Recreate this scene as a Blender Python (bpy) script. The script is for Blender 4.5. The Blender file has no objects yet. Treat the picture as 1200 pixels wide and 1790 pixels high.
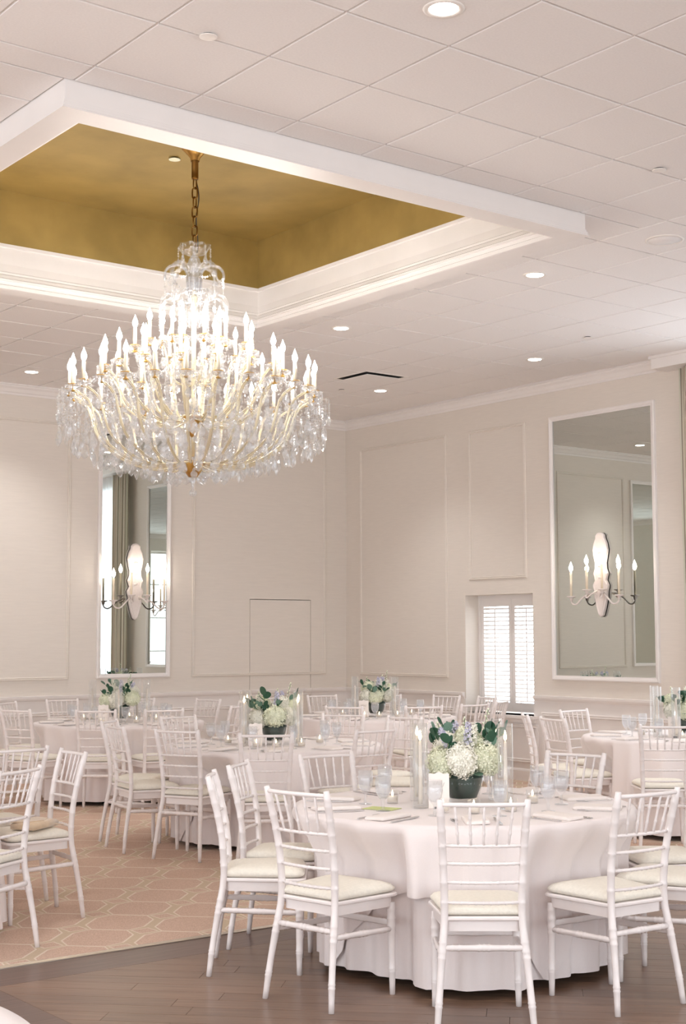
import bpy, math, random
from mathutils import Vector, Matrix
PI = math.pi
random.seed(7)
col = bpy.context.scene.collection
sc = bpy.context.scene

# ------------------------------------------------------------------ camera, world, exposure
YAW, PIT, ROLL, FPX, EYE = .6561, .0877, -.0025, 2475.9, 1.58
fw = Vector((math.sin(YAW)*math.cos(PIT), math.cos(YAW)*math.cos(PIT), math.sin(PIT)))
r0 = Vector((math.cos(YAW), -math.sin(YAW), 0)); u0 = r0.cross(fw)
rt = r0*math.cos(ROLL)+u0*math.sin(ROLL); up = rt.cross(fw)
cd = bpy.data.cameras.new('camera'); cam = bpy.data.objects.new('camera', cd); col.objects.link(cam)
M4 = Matrix((rt, up, -fw)).transposed().to_4x4(); M4.translation = Vector((0, 0, EYE)); cam.matrix_world = M4
cd.sensor_fit = 'HORIZONTAL'; cd.sensor_width = 36; cd.lens = 36*FPX/1200; cd.clip_start = .05; cd.clip_end = 200
sc.camera = cam
sc.view_settings.view_transform = 'Standard'; sc.view_settings.look = 'None'
sc.view_settings.gamma = 1; sc.view_settings.use_curve_mapping = False
sc.view_settings.exposure = 0.2
sc.cycles.transparent_max_bounces = 14; sc.cycles.max_bounces = 8; sc.cycles.diffuse_bounces = 6
sc.cycles.caustics_reflective = False; sc.cycles.caustics_refractive = False
sc.cycles.sample_clamp_indirect = 6
sc.cycles.use_denoising = True; sc.cycles.use_adaptive_sampling = True; sc.cycles.adaptive_threshold = .02
W = bpy.data.worlds.new('daylight'); sc.world = W; W.use_nodes = True
bg = W.node_tree.nodes['Background']; bg.inputs[0].default_value = (.86, .93, 1.0, 1); bg.inputs[1].default_value = 5.0

# room (metres): camera at the origin, right-hand wall at x = XW, mirror wall at y = YW
XW, YW, CE = 11.15, 14.42, 4.348
XN, YN = -4.2, -4.6
def portal(loc, rot, sx, sy):
    l = bpy.data.lights.new('window_portal', 'AREA'); l.shape = 'RECTANGLE'; l.size = sx; l.size_y = sy
    l.cycles.is_portal = True
    o = bpy.data.objects.new('window_portal', l); col.objects.link(o); o.location = loc; o.rotation_euler = rot
    return o
# window openings, real on the right wall and added on the others, as (wall, along0, along1, z0, z1)
WIN_R = [(11.07, 12.165, .71, 2.05), (6.1, 8.45, .35, 4.0)]
ADDED_WIN_N = [(-2.9, -.4, .3, 3.9), (.6, 3.1, .3, 3.9), (4.1, 6.6, .3, 3.9), (7.6, 10.1, .3, 3.9)]  # unseen openings added behind the camera to bring in daylight
ADDED_WIN_L = [(-3.6, -1.1, .3, 3.9), (-.1, 2.4, .3, 3.9), (3.4, 5.9, .3, 3.9), (6.9, 9.4, .3, 3.9)]  # more unseen openings, added on the side wall for their daylight
for a, b, c, d in WIN_R: portal((XW+.45, (a+b)/2, (c+d)/2), (0, PI/2, 0), d-c, b-a)
for a, b, c, d in ADDED_WIN_N: portal(((a+b)/2, YN-.45, (c+d)/2), (PI/2, 0, 0), b-a, d-c)
for a, b, c, d in ADDED_WIN_L: portal((XN-.45, (a+b)/2, (c+d)/2), (0, -PI/2, 0), d-c, b-a)

# ------------------------------------------------------------------ materials
def nm(name):
    m = bpy.data.materials.new(name); m.use_nodes = True
    nt = m.node_tree; return m, nt, nt.nodes['Principled BSDF']
def s2l(c):
    return tuple(((v/255)/12.92 if v/255 <= .04045 else ((v/255+.055)/1.055)**2.4) for v in c)+(1,)
def mat(name, rgb, rough=.5, metal=0, var=0, scale=8, stretch=(1, 1, 1), bump=0, bscale=60, coord='Object', spec=.5, trans=0, sheen=0):
    m, nt, b = nm(name); N, L = nt.nodes, nt.links
    c = s2l(rgb)
    b.inputs['Base Color'].default_value = c; b.inputs['Roughness'].default_value = rough
    b.inputs['Metallic'].default_value = metal; b.inputs['Specular IOR Level'].default_value = spec
    if sheen: b.inputs['Sheen Weight'].default_value = sheen
    tc = N.new('ShaderNodeTexCoord')
    if var:
        mp = N.new('ShaderNodeMapping'); mp.inputs['Scale'].default_value = stretch; L.new(tc.outputs[coord], mp.inputs[0])
        n = N.new('ShaderNodeTexNoise'); n.inputs['Scale'].default_value = scale; n.inputs['Detail'].default_value = 5; L.new(mp.outputs[0], n.inputs[0])
        r = N.new('ShaderNodeValToRGB')
        r.color_ramp.elements[0].position = .3; r.color_ramp.elements[1].position = .7
        r.color_ramp.elements[0].color = tuple(v*(1-var) for v in c[:3])+(1,); r.color_ramp.elements[1].color = tuple(min(1, v*(1+var*.6)) for v in c[:3])+(1,)
        L.new(n.outputs['Fac'], r.inputs[0]); L.new(r.outputs[0], b.inputs['Base Color'])
    if bump:
        n2 = N.new('ShaderNodeTexNoise'); n2.inputs['Scale'].default_value = bscale; n2.inputs['Detail'].default_value = 3
        L.new(tc.outputs[coord], n2.inputs[0])
        bp = N.new('ShaderNodeBump'); bp.inputs['Strength'].default_value = bump; bp.inputs['Distance'].default_value = .004
        L.new(n2.outputs['Fac'], bp.inputs['Height']); L.new(bp.outputs[0], b.inputs['Normal'])
    return m
def emit(name, rgb, strength):
    m, nt, b = nm(name); c = s2l(rgb)
    b.inputs['Base Color'].default_value = c; b.inputs['Emission Color'].default_value = c; b.inputs['Emission Strength'].default_value = strength
    return m
def clear(name, tint=(1, 1, 1), ior=1.45, rough=.02, body=0.0, bodycol=(1, 1, 1)):
    """thin clear glass: transparent body with fresnel reflection"""
    m, nt, b = nm(name); N, L = nt.nodes, nt.links
    tr = N.new('ShaderNodeBsdfTransparent'); tr.inputs[0].default_value = (*tint, 1)
    gl = N.new('ShaderNodeBsdfGlossy'); gl.inputs[0].default_value = (1, 1, 1, 1); gl.inputs['Roughness'].default_value = rough
    lw = N.new('ShaderNodeLayerWeight'); lw.inputs[0].default_value = .5
    pw = N.new('ShaderNodeMath'); pw.operation = 'POWER'; pw.inputs[1].default_value = 4; L.new(lw.outputs['Facing'], pw.inputs[0])
    f0 = ((ior-1)/(ior+1))**2
    fr = N.new('ShaderNodeMath'); fr.operation = 'MULTIPLY_ADD'; fr.inputs[1].default_value = (1-f0)*.75; fr.inputs[2].default_value = f0; L.new(pw.outputs[0], fr.inputs[0])
    mx = N.new('ShaderNodeMixShader'); L.new(fr.outputs[0], mx.inputs[0]); L.new(tr.outputs[0], mx.inputs[1]); L.new(gl.outputs[0], mx.inputs[2])
    last = mx
    if body:
        tl = N.new('ShaderNodeBsdfTranslucent'); tl.inputs[0].default_value = (*bodycol, 1)
        df = N.new('ShaderNodeBsdfDiffuse'); df.inputs[0].default_value = (*bodycol, 1)
        md = N.new('ShaderNodeMixShader'); md.inputs[0].default_value = .5; L.new(tl.outputs[0], md.inputs[1]); L.new(df.outputs[0], md.inputs[2])
        m2 = N.new('ShaderNodeMixShader'); m2.inputs[0].default_value = body; L.new(mx.outputs[0], m2.inputs[1]); L.new(md.outputs[0], m2.inputs[2]); last = m2
    L.new(last.outputs[0], N['Material Output'].inputs[0])
    return m
MT = {}
MT['wall'] = mat('linen_wallpaper', (226, 218, 209), .8, var=.025, scale=6, stretch=(1, 1, 12), bump=.15, bscale=180, spec=.2)
MT['trim'] = mat('white_trim_paint', (236, 231, 228), .42, var=.02, scale=4)
MT['ceil'] = mat('ceiling_tile', (240, 236, 234), .9, bump=.12, bscale=220, var=.03, scale=90, spec=.2)
MT['tbar'] = mat('ceiling_grid_metal', (230, 226, 223), .5)
MT['gold'] = mat('gold_leaf_paint', (182, 158, 98), .38, metal=.45, var=.22, scale=2.2, bump=.1, bscale=20)
MT['chair'] = mat('white_lacquer', (238, 231, 229), .3, var=.02, scale=20)
MT['cushion'] = mat('ivory_damask', (236, 231, 219), .85, var=.05, scale=70, bump=.5, bscale=160, spec=.2)
MT['cloth'] = mat('white_table_linen', (236, 227, 225), .85, var=.02, scale=300, bump=.1, bscale=400, spec=.2, sheen=.2)
MT['napkin'] = mat('white_napkin', (236, 228, 223), .9, var=.03, scale=200, bump=.2, bscale=300, spec=.2)
MT['brass'] = mat('antique_brass', (190, 150, 84), .3, metal=1)
MT['brassdk'] = mat('dark_brass', (132, 96, 48), .35, metal=1)
MT['goldarm'] = mat('gilded_glass_arm', (238, 226, 196), .15, metal=.35)
MT['silver'] = mat('silver_cutlery', (214, 214, 216), .18, metal=1)
MT['mirror'] = mat('mirror_silvering', (212, 218, 214), .0, metal=1)
MT['wax'] = mat('ivory_wax', (240, 228, 214), .5, spec=.4)
MT['sleeve'] = mat('cream_candle_sleeve', (238, 224, 200), .45)
MT['bulb'] = emit('lit_flame_bulb', (255, 246, 236), 75)
MT['sbulb'] = emit('lit_sconce_bulb', (255, 241, 224), 40)
MT['down'] = emit('lit_downlight', (255, 246, 238), 18)
MT['flame'] = emit('candle_flame', (255, 222, 170), 14)
MT['white'] = mat('white_plaster', (238, 232, 226), .5)
MT['sconce'] = mat('carved_white_wood', (232, 222, 216), .5, bump=.8, bscale=60)
MT['glass'] = clear('clear_glass', (.99, .995, .995))
MT['goblet'] = clear('goblet_glass', (.98, .985, .99), ior=1.6, body=.1, bodycol=(.97, .98, 1))
MT['vase'] = clear('vase_glass', (.985, .99, .99), ior=1.55, body=.035, bodycol=(.96, .97, 1))
MT['clearcrystal'] = clear('clear_crystal', (.95, .955, .965), ior=1.7, rough=.04, body=.05, bodycol=(.95, .94, .93))
MT['crystal'] = clear('cut_crystal', (.93, .94, .955), ior=2.0, rough=.05, body=.17, bodycol=(.95, .94, .93))
MT['water'] = clear('water', (.985, .99, 1), ior=1.33, body=.06, bodycol=(.96, .98, 1))
MT['leaf'] = mat('eucalyptus_leaf', (46, 88, 66), .5, var=.25, scale=14)
MT['leafgrey'] = mat('silver_dollar_leaf', (104, 136, 118), .55, var=.2, scale=14)
MT['stem'] = mat('green_stem', (92, 120, 74), .6)
MT['hyd'] = mat('white_hydrangea', (244, 242, 230), .7, var=.1, scale=22, spec=.2)
MT['hydg'] = mat('green_white_hydrangea', (236, 238, 214), .7, var=.12, scale=22, spec=.2)
MT['lav'] = mat('lavender_blossom', (208, 206, 226), .7, var=.15, scale=30)
MT['dkfol'] = mat('dark_packed_leaves', (38, 62, 54), .4, var=.35, scale=26, stretch=(1, 1, .3))
MT['card'] = mat('card_stock', (244, 236, 230), .8)
MT['ink'] = mat('grey_ink', (150, 140, 134), .8)
MT['clutch'] = mat('champagne_satin', (214, 190, 160), .45, var=.08, scale=40, sheen=.4)
MT['dark'] = mat('black_gap_shade', (30, 28, 28), .8)  # black colour standing in for shade in narrow gaps and slots
MT['rubber'] = mat('dark_metal', (60, 56, 54), .6)
MT['pad'] = mat('green_menu_card', (204, 212, 146), .8)
MT['tablewood'] = mat('plywood_table', (168, 134, 98), .6, var=.15, scale=10)
MT['base'] = mat('aluminium_edge', (186, 176, 164), .35, metal=.7)
def drape_mat():
    m, nt, b = nm('striped_silk_drape'); N, L = nt.nodes, nt.links
    uv = N.new('ShaderNodeUVMap'); sp = N.new('ShaderNodeSeparateXYZ'); L.new(uv.outputs[0], sp.inputs[0])
    w = N.new('ShaderNodeMath'); w.operation = 'MULTIPLY'; w.inputs[1].default_value = 9; L.new(sp.outputs[0], w.inputs[0])
    f = N.new('ShaderNodeMath'); f.operation = 'FRACT'; L.new(w.outputs[0], f.inputs[0])
    r = N.new('ShaderNodeValToRGB'); r.color_ramp.interpolation = 'CONSTANT'; e = r.color_ramp.elements
    e[0].color = s2l((206, 204, 186)); e[1].position = .34; e[1].color = s2l((176, 154, 138))
    for p, c in ((.5, (214, 206, 190)), (.78, (150, 138, 124)), (.88, (208, 205, 188))):
        k = e.new(p); k.color = s2l(c)
    L.new(f.outputs[0], r.inputs[0]); L.new(r.outputs[0], b.inputs['Base Color']); b.inputs['Roughness'].default_value = .55
    return m
MT['drape'] = drape_mat()
def sheer_mat():
    m, nt, b = nm('white_sheer_voile'); N, L = nt.nodes, nt.links
    tl = N.new('ShaderNodeBsdfTranslucent'); tl.inputs[0].default_value = (.93, .95, .98, 1)
    df = N.new('ShaderNodeBsdfDiffuse'); df.inputs[0].default_value = (.9, .92, .95, 1)
    tr = N.new('ShaderNodeBsdfTransparent')
    a = N.new('ShaderNodeMixShader'); a.inputs[0].default_value = .3; L.new(tl.outputs[0], a.inputs[1]); L.new(df.outputs[0], a.inputs[2])
    c = N.new('ShaderNodeMixShader'); c.inputs[0].default_value = .25; L.new(a.outputs[0], c.inputs[1]); L.new(tr.outputs[0], c.inputs[2])
    L.new(c.outputs[0], N['Material Output'].inputs[0]); return m
MT['sheer'] = sheer_mat()
def plank_mat(name, rgb, var):
    m, nt, b = nm(name); N, L = nt.nodes, nt.links
    tc = N.new('ShaderNodeTexCoord'); oi = N.new('ShaderNodeObjectInfo')
    mp = N.new('ShaderNodeMapping'); mp.inputs['Scale'].default_value = (1.4, 26, 1); L.new(tc.outputs['Object'], mp.inputs[0])
    ad = N.new('ShaderNodeVectorMath'); ad.operation = 'ADD'; L.new(mp.outputs[0], ad.inputs[0])
    cmb = N.new('ShaderNodeCombineXYZ'); mu = N.new('ShaderNodeMath'); mu.operation = 'MULTIPLY'; mu.inputs[1].default_value = 40
    L.new(oi.outputs['Random'], mu.inputs[0]); L.new(mu.outputs[0], cmb.inputs[0]); L.new(mu.outputs[0], cmb.inputs[2]); L.new(cmb.outputs[0], ad.inputs[1])
    n = N.new('ShaderNodeTexNoise'); n.inputs['Scale'].default_value = 2.2; n.inputs['Detail'].default_value = 6; L.new(ad.outputs[0], n.inputs[0])
    c = s2l(rgb)
    r = N.new('ShaderNodeValToRGB'); r.color_ramp.elements[0].position = .3; r.color_ramp.elements[1].position = .72
    r.color_ramp.elements[0].color = tuple(v*.72 for v in c[:3])+(1,); r.color_ramp.elements[1].color = tuple(v*1.18 for v in c[:3])+(1,)
    L.new(n.outputs['Fac'], r.inputs[0])
    hs = N.new('ShaderNodeHueSaturation'); L.new(r.outputs[0], hs.inputs['Color'])
    mr = N.new('ShaderNodeMapRange'); mr.inputs[3].default_value = 1-var; mr.inputs[4].default_value = 1+var; L.new(oi.outputs['Random'], mr.inputs[0]); L.new(mr.outputs[0], hs.inputs['Value'])
    L.new(hs.outputs[0], b.inputs['Base Color']); b.inputs['Roughness'].default_value = .3
    return m
MT['plank'] = plank_mat('walnut_plank', (128, 102, 85), .12)
MT['border'] = plank_mat('dark_border_board', (104, 84, 76), .05)
def carpet_mat():
    m, nt, b = nm('lattice_carpet'); N, L = nt.nodes, nt.links
    def mth(op, a, c=None, d=None):
        n = N.new('ShaderNodeMath'); n.operation = op
        for i, v in enumerate((a, c, d)):
            if v is None: continue
            if isinstance(v, (int, float)): n.inputs[i].default_value = v
            else: L.new(v, n.inputs[i])
        return n.outputs[0]
    tc = N.new('ShaderNodeTexCoord'); mp = N.new('ShaderNodeMapping'); L.new(tc.outputs['Object'], mp.inputs[0])
    mp.vector_type = 'POINT'; mp.inputs['Rotation'].default_value = (0, 0, PI/4)
    sp = N.new('ShaderNodeSeparateXYZ'); L.new(mp.outputs[0], sp.inputs[0])
    PU, PV = .392, .408
    # rotate +45: u' = along (1,-1), v' = along (1,1)
    u = mth('ABSOLUTE', mth('SUBTRACT', mth('FRACT', mth('ADD', mth('DIVIDE', sp.outputs[0], PU), .29)), .5))
    v = mth('ABSOLUTE', mth('SUBTRACT', mth('FRACT', mth('ADD', mth('DIVIDE', sp.outputs[1], PV), .38)), .5))
    du = mth('SUBTRACT', mth('MULTIPLY', u, PU), .165)
    dv = mth('SUBTRACT', mth('MULTIPLY', v, PV), .2)
    dd = mth('SUBTRACT', mth('MULTIPLY_ADD', mth('MULTIPLY', v, PV), .62, mth('MULTIPLY', u, PU)), .225)
    d = mth('MAXIMUM', mth('MAXIMUM', du, dv), dd)
    line = mth('LESS_THAN', mth('ABSOLUTE', d), .0055)
    # second outline of the small lozenge between four cells
    dz = mth('SUBTRACT', mth('ADD', mth('SUBTRACT', PU/2, mth('MULTIPLY', u, PU)), mth('SUBTRACT', PV/2, mth('MULTIPLY', v, PV))), .075)
    line2 = mth('LESS_THAN', mth('ABSOLUTE', dz), .006)
    band = mth('MULTIPLY', mth('GREATER_THAN', d, 0), mth('GREATER_THAN', dz, 0))
    nz = N.new('ShaderNodeTexNoise'); nz.inputs['Scale'].default_value = 160; nz.inputs['Detail'].default_value = 3; L.new(tc.outputs['Object'], nz.inputs[0])
    r = N.new('ShaderNodeValToRGB'); r.color_ramp.elements[0].position = .3; r.color_ramp.elements[1].position = .7
    r.color_ramp.elements[0].color = s2l((190, 162, 144)); r.color_ramp.elements[1].color = s2l((220, 194, 176)); L.new(nz.outputs['Fac'], r.inputs[0])
    def mix(f, a, c):
        x = N.new('ShaderNodeMix'); x.data_type = 'RGBA'; L.new(f, x.inputs[0]); L.new(a, x.inputs[6]); x.inputs[7].default_value = s2l(c); return x.outputs[2]
    o = mix(mth('MULTIPLY', band, .75), r.outputs[0], (204, 188, 162))
    o = mix(mth('MULTIPLY', mth('MAXIMUM', line, mth('MULTIPLY', line2, mth('GREATER_THAN', d, 0))), .8), o, (228, 216, 202))
    L.new(o, b.inputs['Base Color']); b.inputs['Roughness'].default_value = .95; b.inputs['Specular IOR Level'].default_value = .1
    bp = N.new('ShaderNodeBump'); bp.inputs['Strength'].default_value = .4; bp.inputs['Distance'].default_value = .003; L.new(nz.outputs['Fac'], bp.inputs['Height']); L.new(bp.outputs[0], b.inputs['Normal'])
    return m
MT['carpet'] = carpet_mat()

# ------------------------------------------------------------------ mesh helpers
class MB:
    def __init__(s): s.v = []; s.f = []; s.sm = []
    def add(s, vs, fs, smooth=False):
        o = len(s.v); s.v += [tuple(p) for p in vs]; s.f += [tuple(i+o for i in f) for f in fs]; s.sm += [smooth]*len(fs); return s
    def box(s, x0, x1, y0, y1, z0, z1):
        return s.add([(x0, y0, z0), (x1, y0, z0), (x1, y1, z0), (x0, y1, z0), (x0, y0, z1), (x1, y0, z1), (x1, y1, z1), (x0, y1, z1)],
                     [(0, 3, 2, 1), (4, 5, 6, 7), (0, 1, 5, 4), (1, 2, 6, 5), (2, 3, 7, 6), (3, 0, 4, 7)])
    def lathe(s, prof, n=12, c=(0, 0, 0), smooth=True, fx=1, fy=1, cap=True):
        vs = []; fs = []
        for r, z in prof:
            for k in range(n):
                a = 2*PI*k/n; vs.append((c[0]+fx*r*math.cos(a), c[1]+fy*r*math.sin(a), c[2]+z))
        for i in range(len(prof)-1):
            for k in range(n):
                k2 = (k+1) % n; fs.append((i*n+k, i*n+k2, (i+1)*n+k2, (i+1)*n+k))
        if cap: fs.append(tuple(range(n-1, -1, -1))); fs.append(tuple((len(prof)-1)*n+k for k in range(n)))
        return s.add(vs, fs, smooth)
    def tube(s, pts, rad, n=8, smooth=True, flat=None, cap=True):
        """circular sweep; flat = vector towards which the section is cut flat"""
        pts = [Vector(p) for p in pts]; m = len(pts)
        if isinstance(rad, (int, float)): rad = [rad]*m
        t0 = (pts[1]-pts[0]).normalized()
        ref = Vector((0, 0, 1)) if abs(t0.z) < .9 else Vector((1, 0, 0))
        a = t0.cross(ref).normalized(); vs = []; fs = []
        for i, p in enumerate(pts):
            t = ((pts[min(i+1, m-1)]-pts[max(i-1, 0)])).normalized()
            a = (a-t*a.dot(t)).normalized(); b = t.cross(a)
            for k in range(n):
                q = 2*PI*k/n; o = a*math.cos(q)*rad[i]+b*math.sin(q)*rad[i]
                if flat is not None:
                    dd = o.dot(flat); lim = rad[i]*.15
                    if dd > lim: o = o-flat*(dd-lim)
                vs.append(p+o)
        for i in range(m-1):
            for k in range(n):
                k2 = (k+1) % n; fs.append((i*n+k, i*n+k2, (i+1)*n+k2, (i+1)*n+k))
        if cap: fs.append(tuple(range(n-1, -1, -1))); fs.append(tuple((m-1)*n+k for k in range(n)))
        return s.add(vs, fs, smooth)
    def prism(s, outline, z0, z1, axis='z', smooth=False):
        """outline of 2-D points extruded along an axis"""
        n = len(outline)
        def P(a, b, h): return {'z': (a, b, h), 'y': (a, h, b), 'x': (h, a, b)}[axis]
        vs = [P(a, b, z0) for a, b in outline]+[P(a, b, z1) for a, b in outline]
        fs = [tuple(range(n-1, -1, -1)), tuple(range(n, 2*n))]+[(k, (k+1) % n, n+(k+1) % n, n+k) for k in range(n)]
        return s.add(vs, fs, smooth)
    def rings(s, loops, smooth=True, closed=True, cap0=False, cap1=False):
        n = len(loops[0]); vs = [p for l in loops for p in l]; fs = []
        for i in range(len(loops)-1):
            for k in range(n if closed else n-1):
                k2 = (k+1) % n; fs.append((i*n+k, i*n+k2, (i+1)*n+k2, (i+1)*n+k))
        if cap0: fs.append(tuple(range(n-1, -1, -1)))
        if cap1: fs.append(tuple((len(loops)-1)*n+k for k in range(n)))
        return s.add(vs, fs, smooth)
    def mesh(s, name, m):
        me = bpy.data.meshes.new(name); me.from_pydata(s.v, [], s.f)
        me.polygons.foreach_set('use_smooth', s.sm); me.materials.append(MT[m] if isinstance(m, str) else m); me.update()
        return me
    def obj(s, name, m, parent=None, loc=None, rz=None):
        return link(name, s.mesh(name, m), parent, loc, rz)
def link(name, me, parent=None, loc=None, rz=None):
    o = bpy.data.objects.new(name, me); col.objects.link(o)
    if parent: o.parent = parent
    if loc is not None: o.location = loc
    if rz is not None: o.rotation_euler = (0, 0, rz)
    return o
def tag(o, label, cat, group=None, kind=None):
    o['label'] = label; o['category'] = cat
    if group: o['group'] = group
    if kind: o['kind'] = kind
    return o
def thing(name, label, cat, loc=(0, 0, 0), rz=0, group=None):
    o = link(name, None, None, loc, rz); o.empty_display_size = .1
    return tag(o, label, cat, group)
def struct(o, label=None):
    o['kind'] = 'structure'
    if label: o['label'] = label
    return o
def copy_tree(o, parent=None):
    c = o.copy(); col.objects.link(c); c.parent = parent
    for ch in o.children: copy_tree(ch, c)
    return c
def bumps(base, rings, amp=.003, w=.004):
    return lambda t: base(t)+sum(amp*math.exp(-((t-q)/w)**2) for q in rings)
def spread(a, b, rings, n, w=.005):
    t = [x for x in (a+(b-a)*i/n for i in range(n+1)) if all(abs(x-q) > 2.2*w for q in rings)]
    for q in rings: t += [q-w, q, q+w]
    return sorted(x for x in set(round(x, 5) for x in t) if a <= x <= b)
def interp(pts, t):
    """piecewise cosine-free catmull through (t, vec)"""
    for i in range(len(pts)-1):
        if t <= pts[i+1][0] or i == len(pts)-2:
            t0, p1 = pts[i]; t1, p2 = pts[i+1]
            p0 = pts[max(i-1, 0)][1]; p3 = pts[min(i+2, len(pts)-1)][1]
            u = (t-t0)/(t1-t0); u2, u3 = u*u, u*u*u
            return tuple(.5*((2*b)+(-a+c)*u+(2*a-5*b+4*c-d)*u2+(-a+3*b-3*c+d)*u3) for a, b, c, d in zip(p0, p1, p2, p3))

# ------------------------------------------------------------------ room shell
T = .5
def wall_with_openings(name, axis, pos, out, a0, a1, z0, z1, opens):
    """axis 'x': wall plane at x=pos running along y; boxes around the openings"""
    b = MB()
    def bx(p, q, c, d):
        lo, hi = sorted((pos, pos+out))
        if axis == 'x': b.box(lo, hi, p, q, c, d)
        else: b.box(p, q, lo, hi, c, d)
    cur = a0
    for p, q, c, d in sorted(opens):
        bx(cur, p, z0, z1)
        if c > z0: bx(p, q, z0, c)
        if d < z1: bx(p, q, d, z1)
        cur = q
    bx(cur, a1, z0, z1)
    return struct(b.obj(name, 'wall'))
DOOR = (9.66, 10.585, 0, 2.04)
wall_r = wall_with_openings('wall_right', 'x', XW, T, YN, YW, 0, CE+1, WIN_R)
wall_b = wall_with_openings('wall_back', 'y', YW, .3, XN-T, XW+T, 0, CE+1, [DOOR])
wall_n = wall_with_openings('wall_front', 'y', YN, -T, XN-T, XW+T, 0, CE+1, ADDED_WIN_N)
wall_l = wall_with_openings('wall_left', 'x', XN, -T, YN, YW, 0, CE+1, ADDED_WIN_L)
for w, l in ((wall_r, 'beige papered wall with the shuttered window'), (wall_b, 'beige papered wall with the flush door'), (wall_n, 'plain beige wall with added tall windows'), (wall_l, 'beige side wall with added tall windows')): w['label'] = l
# flush door in the back wall
d = MB(); d.box(DOOR[0]+.006, DOOR[1]-.006, YW-.001, YW+.06, .01, DOOR[3]-.008)
door = struct(d.obj('door_1', 'wall'), 'flush jib door papered like the wall')
MB().box(DOOR[0]-.1, DOOR[1]+.1, YW+.2, YW+.3, 0, 2.2).obj('backing', 'dark', door)

# crown, rail and base profiles: (projection from wall, z)
CROWN = [(0, CE-.112), (.012, CE-.112), (.016, CE-.092), (.03, CE-.082), (.05, CE-.05), (.078, CE-.03), (.082, CE-.018), (.1, CE-.014), (.1, CE), (0, CE)]
RAIL = [(0, .862), (.012, .862), (.014, .88), (.03, .893), (.038, .912), (.04, .935), (.02, .94), (0, .94)]
BASEB = [(0, 0), (.02, 0), (.02, .11), (.014, .125), (.006, .135), (0, .135)]
def trim(name, prof, runs, label):
    b = MB()
    for wall, a0, a1 in runs:
        if wall == 'r': b.prism([(a0, 0)]*0 or [(XW-p, z) for p, z in prof], a0, a1, 'y') if False else add_run(b, prof, wall, a0, a1)
        else: add_run(b, prof, wall, a0, a1)
    return struct(b.obj(name, 'trim'), label)
def add_run(b, prof, wall, a0, a1):
    def P(p, z, a):
        return {'r': (XW-p, a, z), 'b': (a, YW-p, z), 'n': (a, YN+p, z), 'l': (XN+p, a, z)}[wall]
    n = len(prof); vs = [P(p, z, a0) for p, z in prof]+[P(p, z, a1) for p, z in prof]
    b.add(vs, [tuple(range(n)), tuple(range(2*n-1, n-1, -1))]+[(k, (k+1) % n, n+(k+1) % n, n+k) for k in range(n)])
full = [('r', YN, YW), ('b', XN, XW), ('n', XN, XW), ('l', YN, YW)]
def minus(wall, a0, a1, opens):
    out = []; cur = a0
    for p, q in sorted(opens): out.append((wall, cur, p)); cur = q
    return out+[(wall, cur, a1)]
trim('trim_1', CROWN, full, 'white crown moulding where wall meets ceiling')
railruns = minus('r', YN, YW, [(a-.02, b+.02) for a, b, _, _ in WIN_R])+minus('b', XN, XW, [(DOOR[0]+.002, DOOR[0]+.006), (DOOR[1]-.006, DOOR[1]-.002)])+minus('n', XN, XW, [(a, b) for a, b, _, _ in ADDED_WIN_N])+minus('l', YN, YW, [(a, b) for a, b, _, _ in ADDED_WIN_L])
trim('trim_2', RAIL, railruns, 'white chair rail around the room')
trim('baseboard_right', BASEB, [('r', YN, YW)], 'white baseboard under the shuttered window wall')
trim('baseboard_back', BASEB, minus('b', XN, XW, [(DOOR[0], DOOR[1])]), 'white baseboard along the mirror wall')
# painted wainscot sheet below the rail
def wains(name, wall, runs):
    b = MB()
    for a0, a1, z0, z1 in runs: add_run(b, [(0, z0), (.004, z0), (.004, z1), (0, z1)], wall, a0, a1)
    return struct(b.obj(name, 'trim'), 'white painted wainscot below the chair rail')
wr = wains('trim_3', 'r', [(YN, WIN_R[1][0], .12, .87), (WIN_R[1][1], WIN_R[0][0], .12, .87), (WIN_R[0][0], WIN_R[0][1], .12, .70), (WIN_R[0][1], YW, .12, .87)])
wb = wains('trim_4', 'b', [(XN, DOOR[0], .12, .87), (DOOR[1], XW, .12, .87)])
def frame_mould(name, wall, a0, a1, z0, z1, parent, w=.034, d=.018, m='trim'):
    """picture-frame moulding: two stepped loops"""
    b = MB()
    def P(a, z, p): return {'r': (XW-p, a, z), 'b': (a, YW-p, z)}[wall]
    loops = []
    for ins, p in ((0, 0), (0, d*.7), (w*.25, d), (w*.5, d*.75), (w*.75, d), (w, d*.5), (w, 0)):
        loops.append([P(a0+ins, z0+ins, p), P(a1-ins, z0+ins, p), P(a1-ins, z1-ins, p), P(a0+ins, z1-ins, p)])
    b.rings(loops, smooth=False)
    return b.obj(name, m, parent)
for a0, a1, z0, z1 in ((12.466, 14.12, 1.10, 3.965), (11.148, 12.082, 2.224, 3.955), (3.2, 5.7, 1.1, 3.96)): frame_mould('panel_moulding', 'r', a0, a1, z0, z1, wall_r, m='wall' )
for a0, a1, z0, z1 in ((8.835, 10.82, 1.11, 3.99), (5.78, 7.235, 1.11, 3.985), (2.2, 3.9, 1.11, 3.985)): frame_mould('panel_moulding', 'b', a0, a1, z0, z1, wall_b, m='wall')
for a0, a1, z0, z1 in ((12.35, 14.2, .2, .76), (9.15, 10.95, .2, .76), (11.0, 12.2, .2, .62), (1, 5.8, .2, .76)): frame_mould('panel_moulding', 'r', a0, a1, z0, z1, wr, .045, .022)
for a0, a1, z0, z1 in ((5.4, 7.3, .2, .76), (7.5, 9.5, .2, .76), (10.7, 11.05, .2, .76), (2, 5.2, .2, .76)): frame_mould('panel_moulding', 'b', a0, a1, z0, z1, wb, .045, .022)

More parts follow.
